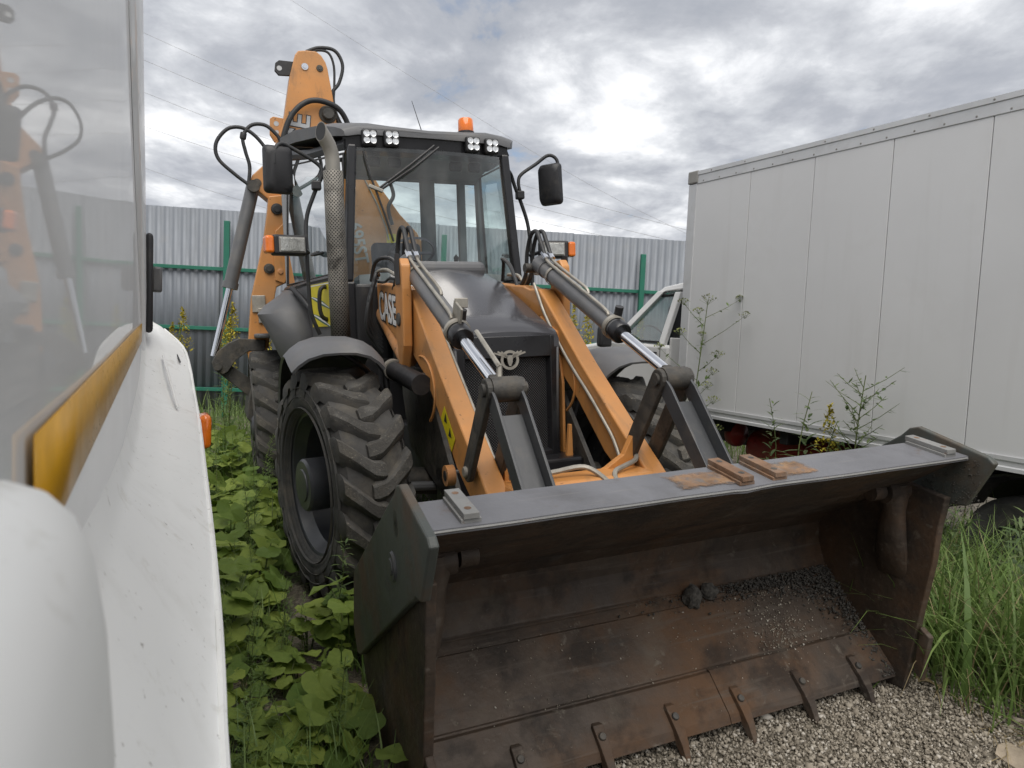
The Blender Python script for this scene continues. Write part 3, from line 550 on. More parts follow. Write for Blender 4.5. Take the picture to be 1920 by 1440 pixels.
# chassis
m = MB(); m.bb(-0.36, 0.36, 0.08, 3.3, 0.55, 0.98).bb(-0.50, 0.50, 1.35, 3.2, 0.6, 1.45).bb(-0.80, -0.45, 1.75, 2.7, 0.55, 1.30).bb(0.45, 0.80, 1.75, 2.7, 0.55, 1.30).bb(-0.30, 0.30, 0.2, 1.4, 0.9, 1.5)
m.build('chassis', M['black'], LD, 0, 0.015)
m = MB(); m.tube([(-0.80, 0.40, 0.75), (-0.3, 0.40, 0.69), (0.3, 0.40, 0.65), (0.80, 0.40, 0.62)], 0.085, 12).lathe([(0.001, -0.16), (0.14, -0.12), (0.17, 0), (0.14, 0.12), (0.001, 0.16)], (0.0, 0.40, 0.64), (0, 1, 0), 20)
ax = m.build('front_axle', M['steel_dk'], LD, 40)
MB().cyl((-0.70, 0.22, 0.73), (0.70, 0.22, 0.62), 0.028, 10).build('steering_ram', M['cyl'], ax)
m = MB().tube([(-0.9, 3.2, 0.8), (0.9, 3.2, 0.8)], 0.1, 12).build('rear_axle', M['steel_dk'], LD, 40)
MB().bb(-0.44, 0.41, -0.16, 0.12, 0.62, 0.87).build('front_bumper_block', M['satin'], LD, 0, 0.02, 3)
m = MB().prism([(-0.30, 0.76), (-0.02, 0.70), (0.7, 0.88), (0.86, 1.22), (0.86, 1.42), (0.3, 1.42)], 'x', -0.44, -0.41).prism([(-0.30, 0.76), (-0.02, 0.70), (0.7, 0.88), (0.86, 1.22), (0.86, 1.42), (0.3, 1.42)], 'x', 0.41, 0.44)
m.build('side_frame_plate', M['steel_dk'], LD, 0, 0.004)
m = MB().cyl((-0.53, -0.38, 0.89), (-0.485, -0.38, 0.89), 0.055, 18); m.cyl((-0.533, -0.38, 0.89), (-0.50, -0.38, 0.89), 0.028, 14, 1)
m.build('tow_eye', [M['orange_worn'], M['inkblack']], LD, 35)

# hood with grille
def hood():
    secs = [(0.0, 1.60, 0.335, 0.028), (0.03, 1.628, 0.34, 0.035), (0.25, 1.70, 0.35, 0.05), (0.6, 1.835, 0.365, 0.06), (1.0, 1.975, 0.385, 0.07), (1.32, 2.06, 0.40, 0.07)]
    m = MB(); rings = []
    for y, z, w, cr in secs:
        rings.append([(w * a, y, z + cr * (1 - a * a) - (0.02 if abs(a) > 0.97 else 0)) for a in (-1, -0.96, -0.85, -0.62, -0.34, 0, 0.34, 0.62, 0.85, 0.96, 1)])
    up = [[*r, (r[-1][0], r[-1][1], r[-1][2] - 0.05), (r[0][0], r[0][1], r[0][2] - 0.05)] for r in rings]
    m.loft(up); hd = m.build('hood', M['hood'], LD, 40)
    m = MB()
    for s in (-1, 1):
        m.loft([[(s * w, y, z - 0.03), (s * (w - 0.015), y, 0.95 + 0.35 * (y > 0.5))] for y, z, w, cr in secs], False, False)
    sp = m.build('side_panel', M['char'], hd, 30); so = sp.modifiers.new('solid', 'SOLIDIFY'); so.thickness = 0.015
    # grille surround (a frame) and the mesh set behind it
    fr = MB()
    def bow(x): return 0.0 + 0.05 * (x / 0.36) ** 2
    for s in (-1, 1):
        fr.loft([[(s * 0.352, bow(0.35) + 0.10, z), (s * 0.352, bow(0.35) - 0.005, z), (s * 0.33, bow(0.33) - 0.035, z), (s * 0.275, bow(0.27) - 0.035, z), (s * 0.258, bow(0.26) + 0.015, z)] for z in (0.84, 1.0, 1.3, 1.5, 1.60)])
    xs = [-0.275 + 0.055 * i for i in range(11)]
    fr.loft([[(x, bow(x) - 0.034, 1.602), (x, bow(x) - 0.034, 1.475), (x, bow(x) + 0.015, 1.465), (x, bow(x) + 0.05, 1.602)] for x in xs])
    fr.loft([[(x, bow(x) - 0.034, 0.90), (x, bow(x) - 0.034, 0.84), (x, bow(x) + 0.05, 0.84), (x, bow(x) + 0.015, 0.91)] for x in xs])
    fr.build('grille_frame', M['satin'], hd, 35, 0.004)
    V = []; n = 14
    for j in range(2):
        for i in range(n + 1): x = -0.26 + 0.52 * i / n; V.append((x, bow(x) + 0.008, 0.90 + 0.575 * j))
    me = bpy.data.meshes.new('grille_mesh'); me.from_pydata(V, [], [(i, i + 1, n + 2 + i, n + 1 + i) for i in range(n)]); me.materials.append(M['mesh'])
    uv = me.uv_layers.new(name='UVMap')
    for l in me.loops: v = V[l.vertex_index]; uv.data[l.index].uv = ((v[0] + 0.26) / 0.52, (v[2] - 0.9) / 0.575)
    g = bpy.data.objects.new('grille_mesh', me); COL.objects.link(g); g.parent = hd
    MB().bb(-0.31, 0.31, 0.075, 0.1, 0.86, 1.55).build('radiator', M['black'], hd, 0)
    # eagle-and-ring emblem
    e = MB(); c = Vector((-0.005, -0.03, 1.462)); ES = 1.3
    e.lathe([(0.042, -0.006), (0.058, -0.006), (0.058, 0.006), (0.042, 0.006)], c, (0, 1, 0), 28, closed=True)
    for s in (-1, 1):
        for k in range(4):
            a = R(18 + 13 * k); L0 = 0.105 - 0.016 * k
            p = Vector((s * math.cos(a), 0, math.sin(a))); q = Vector((-s * math.sin(a), 0, math.cos(a)))
            o = c + Vector((0, -0.008, 0.012 - 0.006 * k))
            e.loft([[o - q * 0.007, o + q * 0.007, o + q * 0.007 + Vector((0, 0.006, 0)), o - q * 0.007 + Vector((0, 0.006, 0))], [o + p * L0 - q * 0.005, o + p * L0 + q * 0.004, o + p * L0 + q * 0.004 + Vector((0, 0.006, 0)), o + p * L0 - q * 0.005 + Vector((0, 0.006, 0))]])
    e.loft([[c + Vector((x * w, -0.01 - 0.004 * w, z)) for x in (-1, 1)] + [c + Vector((x * w, 0.004, z)) for x in (1, -1)] for z, w in ((0.028, 0.010), (0.012, 0.017), (-0.012, 0.015), (-0.035, 0.006))])
    e.build('emblem', M['zinc'], hd, 40)
    # wiper blade lying on the hood edge, lifting eye
    for s in (-1, 1): MB().tube([(s * 0.40, 0.75, 1.90), (s * 0.42, 0.95, 2.10), (s * 0.44, 1.15, 2.17), (s * 0.50, 1.28, 2.15), (s * 0.52, 1.36, 2.02)], 0.014, 8, sm=4).build('grab_handle', M['black'], hd)
    MB().bb(-0.30, 0.34, 1.22, 1.40, 2.04, 2.16).build('cowl_trim', M['char'], hd, 0, 0.05, 3)
hood()
# orange side guards by the grille
for s in (-1, 1):
    MB().prism([(0.03, 0.86), (0.03, 1.30), (0.10, 1.62), (0.34, 1.72), (0.5, 1.60), (0.45, 1.2), (0.2, 0.86)], 'x', s * 0.366, s * 0.384).build('side_guard', M['orange'], LD, 0, 0.004)
MB().prism([(0.325, 0.86), (0.345, 1.06), (0.362, 1.06), (0.366, 0.86)], 'y', -0.10, -0.07).build('guard_bracket', M['orange'], LD, 0, 0.003)

# loader arms (front boom, two)
ARMC, ARMW = 0.435, 0.055
def arm(s):
    top = [(1.32, 2.005), (0.63, 1.935), (0.52, 1.905), (0.375, 1.90), (0.285, 1.83), (-0.196, 1.43), (-0.58, 1.135), (-0.93, 0.875)]
    bot = [(-1.02, 0.74), (-0.90, 0.70), (-0.647, 0.83), (-0.455, 0.94), (-0.143, 1.207), (0.12, 1.40), (0.40, 1.52), (0.64, 1.545), (1.30, 1.79)]
    poly = top + bot
    m = MB(); m.prism(poly, 'x', s * (ARMC - ARMW), s * (ARMC + ARMW))
    a = m.build('loader_arm', M['orange'], LD, 0, 0.012, 3)
    # long pressed rib on the outer face and weld bead arc around the lift pin
    xo = s * (ARMC + ARMW + 0.003); xi = s * (ARMC - ARMW - 0.003)
    for x in (xo, xi):
        m = MB(); m.tube([(x, 0.14 - 0.26 * math.sin(t) * 1.0, 1.30 + 0.20 * math.cos(t)) for t in [R(-10 + 13 * k) for k in range(13)]], 0.008, 6)
        m.build('weld_bead', M['orange'], a, 50)
    m = MB(); m.cyl((s * (ARMC - 0.09), 0.10, 1.36), (s * (ARMC + 0.085), 0.10, 1.36), 0.045, 18); m.build('pivot_pin', M['steel_dk'], a, 35)
    # hydraulic line clipped along the inner top edge
    pts = [(0.42, 1.90), (0.33, 1.90), (0.16, 1.74), (0.13, 1.66), (-0.10, 1.47), (-0.30, 1.31), (-0.45, 1.19), (-0.60, 1.075), (-0.66, 1.02), (-0.78, 0.94)] if s < 0 else [(0.42, 1.93), (0.36, 1.85), (0.26, 1.72), (0.08, 1.55), (-0.10, 1.40), (-0.32, 1.24), (-0.48, 1.11), (-0.58, 1.02), (-0.66, 0.90)]
    off = s * ARMC - (s * (ARMW + 0.012))
    m = MB().tube([(off, y, z + 0.008) for y, z in pts], 0.0095, 8, sm=3); m.build('pipe', M['zinc'], a)
    # warning decal
    if s < 0:
        M4 = basis((0, -1, 0), (0, 0, 1), (-1, 0, 0), (-(ARMC + ARMW) - 0.004, -0.335, 1.145))
        q = MB(); q.add([tuple(M4 @ Vector(p)) for p in ((-0.045, 0.10, 0), (-0.115, 0.03, 0), (0.06, -0.13, 0), (0.125, -0.055, 0))], [(0, 1, 2, 3)])
        d = q.build('warning_decal', M['yellow'], a, 0); so = d.modifiers.new('solid', 'SOLIDIFY'); so.thickness = 0.001
        for k, (u, v) in enumerate(((-0.025, 0.035), (0.045, -0.035))):
            q = MB(); o = Vector((-(ARMC + ARMW) - 0.0062, -0.335 - u, 1.145 + v))
            q.add([o + Vector((0, 0.028, -0.015)), o + Vector((0, -0.024, -0.022)), o + Vector((0, -0.002, 0.032))], [(0, 1, 2)]); q.build('warning_symbol', M['inkblack'], d, 0)
        T = basis((0, -1, -0.12), (0, 0, 1), (-1, 0, 0), (-(ARMC + ARMW) - 0.0025, 0.985, 1.80))
        t0 = text_mesh('CASE', 0.27, 0.016, M['inkblack'], T, 'lettering_outline', a, 0.82, 0.001)
        T2 = basis((0, -1, -0.12), (0, 0, 1), (-1, 0, 0), (-(ARMC + ARMW) - 0.0048, 0.985, 1.80))
        text_mesh('CASE', 0.27, 0.005, M['white'], T2, 'lettering', a, 0.82, 0.0012)
    # bucket pivot lug at the front end
    m = MB().cyl((s * (ARMC - 0.085), -0.98, 0.80), (s * (ARMC + 0.085), -0.98, 0.80), 0.06, 18); m.build('front_pin', M['steel_dk'], a, 35)
    # loader tower plate carrying the tilt ram
    tw = MB(); tw.prism([(0.27, 2.04), (0.31, 2.085), (0.39, 2.08), (0.45, 1.98), (0.46, 1.62), (0.42, 1.42), (0.37, 1.40), (0.29, 1.56), (0.265, 1.9)], 'x', s * 0.502, s * 0.560)
    t = tw.build('loader_tower', M['orange'], LD, 0, 0.01, 2)
    MB().prism([(0.30, 1.93), (0.31, 2.11), (0.39, 2.12), (0.43, 2.04), (0.40, 1.93)], 'x', s * 0.561, s * 0.568).build('hose_bracket', M['black'], t, 0, 0.003)
    MB().lathe([(0.001, 0.012), (0.036, 0.012), (0.042, 0.006), (0.042, 0)], (s * 0.560, 0.37, 1.72), (s, 0, 0), 18).build('tower_pin', M['steel_dk'], t, 35)
    # lift ram under the arm
    lr = MB().cyl((s * 0.43, 1.42, 1.80), (s * 0.45, 0.62, 1.46), 0.062, 18).build('lift_cylinder', M['orange_worn'], LD, 35)
    MB().cyl((s * 0.57, 0.52, 1.405), (s * 0.54, -0.02, 1.345), 0.060, 20).build('ram_cover', M['black'], lr, 35)
    MB().cyl((s * 0.57, 0.56, 1.41), (s * 0.57, 0.50, 1.405), 0.067, 20).build('clamp_ring', M['zinc'], lr, 35)
    return a
armL, armR = arm(-1), arm(1)
# cross member between the arms, with hoses
ct = MB().bb(-0.40, 0.40, -0.98, -0.74, 0.80, 0.925).build('cross_member', M['orange'], LD, 0, 0.035, 4)
for s in (-1, 1):
    MB().prism([(s * 0.36, 0.90), (s * 0.36, 1.10), (s * 0.30, 0.99), (s * 0.20, 0.93), (s * 0.12, 0.90)], 'y', -0.80, -0.76).build('gusset', M['orange'], ct, 0, 0.003)
MB().tube([(-0.36, -0.86, 0.95), (-0.15, -0.87, 0.955), (0.0, -0.88, 0.97), (0.06, -0.92, 0.95), (0.10, -1.0, 0.90)], 0.013, 8, sm=4).build('hose', M['zinc'], ct)
MB().tube([(0.38, -0.78, 0.99), (0.34, -0.84, 0.965), (0.24, -0.89, 0.95), (0.17, -0.93, 0.94), (0.15, -0.97, 0.91), (0.17, -1.03, 0.88)], 0.013, 8, sm=4).build('hose', M['zinc'], ct)

# tilt rams, links and bucket links
RP = (-1.025, 1.385); LP = (-0.74, 0.975)
def tilt(s):
    x = s * 0.458
    b, g = Vector((x, 0.50, 2.068)), Vector((x, -0.525, 1.605)); d = (g - b).normalized(); up = Vector((0, d.z, -d.y)); up = up if up.z > 0 else -up
    m = MB().cyl(b, g, 0.054, 24); m.cyl(b - d * 0.02, b + d * 0.10, 0.06, 24)
    c = m.build('tilt_cylinder', M['cyl'], LD, 35)
    gm = MB().lathe([(0.03, 0), (0.056, 0.0), (0.062, -0.012), (0.062, -0.06), (0.055, -0.065)], g + d * 0.012, d, 28).build('gland', M['satin'], c, 35)
    MB().lathe([(0.062, -0.07), (0.070, -0.075), (0.070, -0.10), (0.062, -0.105)], g, d, 28).build('clamp_ring', M['zinc'], c, 35)
    e = Vector((x, RP[0], RP[1])); MB().cyl(g, e - d * 0.05, 0.0295, 20).build('rod', M['chrome'], c, 35)
    MB().box(e - d * 0.055, (0.06, 0.09, 0.06), d.to_track_quat('Y', 'Z').to_matrix()).build('rod_eye', M['steel_dk'], c, 0, 0.015, 2)
    # base end pin, hoses and steel lines on the ram
    MB().cyl((s * 0.36, 0.55, 2.05), (s * 0.53, 0.55, 2.05), 0.032, 14).build('base_pin', M['steel_dk'], c, 35)
    for k, ox in enumerate((-0.022, 0.022)):
        p0 = b + up * 0.07 + Vector((ox, 0, 0)); 
        MB().tube([p0 + d * 0.06 + up * 0.02, p0 + d * 0.16, p0 + d * 0.45, p0 + d * (0.62 if k else 0.93) , p0 + d * (0.66 if k else 0.99) - up * 0.02], 0.010, 8, sm=3).build('pipe', M['zinc'], c)
        MB().tube([p0 + d * 0.08 + up * 0.025, p0 - d * 0.02 + up * 0.09, p0 - d * 0.10 + up * 0.13, p0 - d * 0.18 + up * 0.08, p0 - d * 0.20 - up * 0.05, p0 - d * 0.17 - up * 0.20, p0 - d * 0.24 - up * 0.33], 0.0145, 10, sm=5).build('hose', M['rubberhose'], c)
        MB().cyl(p0 + d * 0.05 + up * 0.03, p0 + d * 0.115 + up * 0.012, 0.019, 8).build('hose_fitting', M['chrome'], c, 35)
    MB().lathe([(0.0585, -0.012), (0.062, -0.012), (0.062, 0.012), (0.0585, 0.012)], b + d * 0.22, d, 24, closed=True).build('pipe_clip', M['zinc'], c, 35)
    if s < 0:     # level indicator bar and its clamp
        q = e + Vector((0.0, 0.02, 0.06))
        MB().tube([(-0.447, -0.985, 1.415), (-0.44, -0.975, 1.45), (-0.437, -0.97, 1.495)], 0.013, 6).tube([(-0.44, -0.98, 1.48), (-0.452, -0.72, 1.64)], 0.0115, 6).build('indicator_bar', M['zinc'], c, 40)
        MB().bb(q.x - 0.05, q.x + 0.06, q.y - 0.04, q.y + 0.03, q.z - 0.035, q.z - 0.02).build('indicator_plate', M['zinc'], c, 0, 0.003)
        k0 = g - d * 0.10 + up * 0.07
        MB().box(k0 + Vector((0.0, 0, 0.025)), (0.012, 0.13, 0.09), d.to_track_quat('Y', 'Z').to_matrix()).box(k0 + Vector((0.028, 0.02, 0.075)), (0.07, 0.012, 0.05)).build('clamp_bracket', M['zinc'], c, 0, 0.004)
    MB().cyl(g - d * 0.10 + up * 0.05 + Vector((0.02, 0, 0)), g - d * 0.10 + up * 0.115 + Vector((0.02, 0, 0)), 0.024, 10).build('port_fitting', M['black'], c, 35)
    # link plates
    def stadium(p, q, r0, r1, n=7):
        p, q = Vector((p[0], p[1])), Vector((q[0], q[1])); dd = (q - p).normalized(); a0 = math.atan2(dd.y, dd.x); out = []
        for k in range(n + 1): a = a0 + math.pi / 2 + math.pi * k / n; out.append((p.x + r0 * math.cos(a), p.y + r0 * math.sin(a)))
        for k in range(n + 1): a = a0 - math.pi / 2 + math.pi * k / n; out.append((q.x + r1 * math.cos(a), q.y + r1 * math.sin(a)))
        return out
    for xx in (0.505, 0.350):
        l = MB().prism(stadium(RP, LP, 0.052, 0.05), 'x', s * xx, s * (xx + 0.028)).build('link_plate', M['steel_dk'], LD, 0, 0.006, 2)
        for (py, pz) in (RP, LP):
            ox = s * (xx + 0.028) if xx > 0.4 else s * xx; dx = 1 if xx > 0.4 else -1
            MB().lathe([(0.001, 0.014), (0.022, 0.014), (0.028, 0.008), (0.028, 0)], (ox, py, pz), (s * dx, 0, 0), 16).build('pin_head', M['zinc'], l, 35)
    MB().cyl((s * 0.375, RP[0], RP[1]), (s * 0.508, RP[0], RP[1]), 0.057, 20).cyl((s * 0.335, RP[0], RP[1]), (s * 0.548, RP[0], RP[1]), 0.03, 14).build('pivot_boss', M['steel_dk'], LD, 35)
    # bucket link: open channel
    p, q = Vector((0, RP[0] - 0.01, RP[1] - 0.02)), Vector((0, -1.47, 0.83)); d2 = (q - p).normalized(); nn = Vector((0, d2.z, -d2.y)); nn = nn if nn.y < 0 else -nn
    cx = s * 0.443; ch = MB()
    for dx in (-0.068, 0.068):
        a0, a1 = cx + dx - 0.007, cx + dx + 0.007
        ch.loft([[Vector((a0, 0, 0)) + c0 - nn * 0.035, Vector((a1, 0, 0)) + c0 - nn * 0.035, Vector((a1, 0, 0)) + c0 + nn * w, Vector((a0, 0, 0)) + c0 + nn * w] for c0, w in ((p - d2 * 0.03, 0.035), (p + d2 * 0.06, 0.05), (q, 0.045))])
    ch.loft([[Vector((cx - 0.061, 0, 0)) + c0 - nn * 0.03, Vector((cx + 0.061, 0, 0)) + c0 - nn * 0.03, Vector((cx + 0.061, 0, 0)) + c0 - nn * 0.016, Vector((cx - 0.061, 0, 0)) + c0 - nn * 0.016] for c0 in (p + d2 * 0.10, q)])
    ch.build('bucket_link', M['greypaint'], LD, 0, 0.003)
tilt(-1); tilt(1)

# ---- bucket
def bucket():
    inner = [(-2.055, 1.098), (-1.72, 0.895), (-1.42, 0.745), (-1.352, 0.68), (-1.345, 0.60), (-1.39, 0.485), (-1.60, 0.283), (-1.755, 0.134)]
    outer = [(-1.75, 0.115), (-1.58, 0.25), (-1.345, 0.47), (-1.30, 0.60), (-1.305, 0.70), (-1.39, 0.79), (-1.70, 0.95), (-2.03, 1.10)]
    sh = MB(); X = [-1.05 + 0.07 * i for i in range(31)]
    poly = inner + outer
    def wob(x, i): return 0.006 * mnoise.noise((x * 1.6, i * 0.7, 1.0)) if i < 7 else 0
    sh.loft([[(x, y + wob(x, i), z + wob(x + 5, i)) for i, (y, z) in enumerate(poly)] for x in X])
    b = sh.build('bucket', M['bucket_in'], LD, 14)
    # folded top lip
    lp = MB(); n = 34; rings = []
    for i in range(n + 1):
        x = -1.078 + 2.156 * i / n; dd = 0.004 * mnoise.noise((x * 3, 0, 3)) - (0.006 * math.exp(-((x - 0.02) / 0.03) ** 2))
        rings.append([(x, -2.062 + dd * 0.6, 1.106 + dd), (x, -1.865, 1.140), (x, -1.850, 1.128), (x, -1.862, 1.105), (x, -2.062 + dd * 0.6, 1.090 + dd)])
    l = lp.loft(rings).build('lip', M['lip'], b, 30)
    MB().tube([(-1.07 + 0.0535 * i, -2.063, 1.099 + 0.004 * mnoise.noise(((-1.07 + 0.0535 * i) * 3, 0, 3)) - 0.006 * math.exp(-((-1.07 + 0.0535 * i - 0.02) / 0.03) ** 2)) for i in range(41)], 0.0045, 5).build('worn_edge', M['graypad'], l, 50)
    def on_lip(x, y, h): return Vector((x, y, 1.106 + (y + 2.062) * (0.034 / 0.197) + h))
    for (x0, x1) in ((-0.24, 0.02), (0.19, 0.37)):
        q = MB(); g = [[on_lip(x0 + (x1 - x0) * i / 6 - 0.0 + 0.008 * mnoise.noise((i * 1.3, j * 2.1, x0)), -2.03 + 0.13 * j / 3 + 0.008 * mnoise.noise((i * 1.7, j, 5 + x0)), 0.0028) for j in range(4)] for i in range(7)]
        q.loft(g, False, False); o = q.build('rust_patch', M['rustpatch'], l, 0)
    for x, mt in ((-0.955, 'graypad'), (0.02, 'rustplate'), (0.16, 'rustplate'), (1.0, 'graypad')):
        q = MB(); w = 0.024
        for (wd, h0, h1, ya, yb) in ((w + 0.007, -0.002, 0.012, -2.045, -1.872), (w, 0.012, 0.030, -2.05, -1.865)):
            q.loft([[on_lip(x - wd, y, h0), on_lip(x + wd, y, h0), on_lip(x + wd, y, h1), on_lip(x - wd, y, h1)] for y in (ya, yb)])
        s = q.build('mounting_strip', M[mt], b, 0, 0.002)
        for y in (-2.015, -1.90): MB().lathe([(0.0001, 0.0), (0.009, 0.0), (0.011, 0.0005), (0.0001, 0.0012)], on_lip(x, y, 0.0302), (0, -0.17, 1), 10).build('bolt_hole', M['rustplate'] if mt == 'graypad' else M['steel_dk'], s, 35)
    ear = [(-1.80, 1.185), (-1.84, 1.195), (-2.135, 1.112), (-2.16, 1.09), (-2.05, 0.905), (-1.99, 0.90), (-1.945, 0.868), (-1.93, 0.865), (-0.985, 0.30), (-0.93, 0.29), (-0.86, 0.38), (-0.93, 0.646), (-1.76, 1.15)]
    cheek = [(-1.995, 0.93), (-1.965, 0.80), (-1.945, 0.65), (-1.90, 0.45), (-1.85, 0.21), (-1.82, 0.06), (-1.45, 0.02), (-1.05, 0.0), (-0.89, 0.25), (-1.0, 0.36), (-1.30, 0.78), (-1.7, 0.98)]
    for s in (-1, 1):
        e = MB().prism(ear, 'x', s * 1.082, s * 1.112).build('side_plate', [M['bucket_out']], b, 0, 0.006, 2)
        for (y, z, r) in ((-1.775, 1.075, 0.027), (-1.775, 1.045, 0.027)):
            MB().lathe([(0.0001, 0), (r, 0), (r, -0.004)], (s * 1.1125, y, z), (s, 0, 0), 18).build('slot', M['inkblack'], e, 35)
        MB().lathe([(0.0001, 0.012), (0.026, 0.012), (0.03, 0.008), (0.045, 0.008), (0.05, 0.0)], (s * 1.112, -1.715, 0.905), (s, 0, 0), 22).build('pivot_pin', M['greypaint'], e, 35)
        MB().prism(cheek, 'x', s * 1.046, s * 1.0805).build('cheek_plate', M['bucket_in'], b, 0, 0.005, 2)
        hb = MB().cyl((s * 0.935, -1.80, 0.93), (s * 1.05, -1.80, 0.93), 0.048, 18).cyl((s * 0.86, -1.80, 0.935), (s * 0.92, -1.80, 0.935), 0.036, 14)
        hb.loft([[(s * (cx_ + rx * math.cos(q)), yc_ + ry * math.sin(q), z) for q in [2 * math.pi * n_ / 14 for n_ in range(14)]] for z, cx_, yc_, rx, ry in ((0.955, 1.0, -1.80, 0.045, 0.050), (0.90, 1.0, -1.80, 0.052, 0.056), (0.84, 1.005, -1.795, 0.040, 0.048), (0.76, 1.01, -1.78, 0.044, 0.065), (0.66, 1.022, -1.77, 0.036, 0.075), (0.58, 1.036, -1.76, 0.020, 0.075), (0.545, 1.044, -1.755, 0.006, 0.06))])
        hb.build('hinge_boss', M['bucket_in'], b, 40)
        MB().prism([(-1.89, 0.36), (-1.86, 0.16), (-1.90, 0.13), (-1.935, 0.33)], 'x', s * 1.05, s * 1.078).build('side_cutter', M['bucket_in'], b, 0, 0.005)
    # bolted cutting edge and adapters
    def fl(x, y, h):     # point on the floor plate, h above it
        t = (y + 1.39) / (-1.785 + 1.39); return Vector((x, y, 0.485 + t * (0.105 - 0.485))) + Vector((0, -0.69, 0.72)) * h
    for i, (xa, xb) in enumerate(((-1.04, 0.16), (0.1625, 1.04))):
        q = MB(); ya = -1.635 + 0.006 * (i % 2)
        q.loft([[fl(x, ya, 0.001), fl(x, ya - 0.01, 0.016), fl(x, -1.765, 0.016), fl(x, -1.788, 0.002), fl(x, -1.765, -0.012)] for x in (xa, (xa + xb) / 2, xb)])
        q.build('cutting_edge', M['bucket_in'], b, 0, 0.002)
    q = MB(); q.loft([[fl(x, -1.435, 0.0), fl(x, -1.44, 0.009), fl(x, -1.628, 0.009), fl(x, -1.632, 0.0)] for x in (-0.98, -0.5, 0.0, 0.5, 0.84)]).build('wear_plate', M['bucket_in'], b, 0, 0.002)
    MB().tube([fl(-1.04 + 0.13 * i, -1.40, 0.003 + 0.002 * math.sin(i * 2.1)) for i in range(17)], 0.006, 6).build('weld_seam', M['bucket_in'], b, 50)
    for x in (-1.02, -0.71, -0.39, -0.077, 0.23, 0.542, 0.852):
        q = MB(); q.loft([[fl(x - w, y, h0), fl(x + w, y, h0), fl(x + w * 0.8, y, h1), fl(x - w * 0.8, y, h1)] for y, w, h0, h1 in ((-1.695, 0.018, 0.012, 0.018), (-1.705, 0.025, 0.010, 0.032), (-1.765, 0.025, 0.0, 0.036), (-1.805, 0.019, -0.010, 0.026), (-1.852, 0.010, -0.020, -0.004))])
        t = q.build('tooth', M['bucket_in'], b, 30, 0.002)
        MB().lathe([(0.0001, 0.012), (0.012, 0.011), (0.015, 0.006), (0.015, 0)], fl(x, -1.735, 0.032), (0, -0.69, 0.72), 10).build('bolt', M['steel_dk'], t, 35)
    return b
bucket()

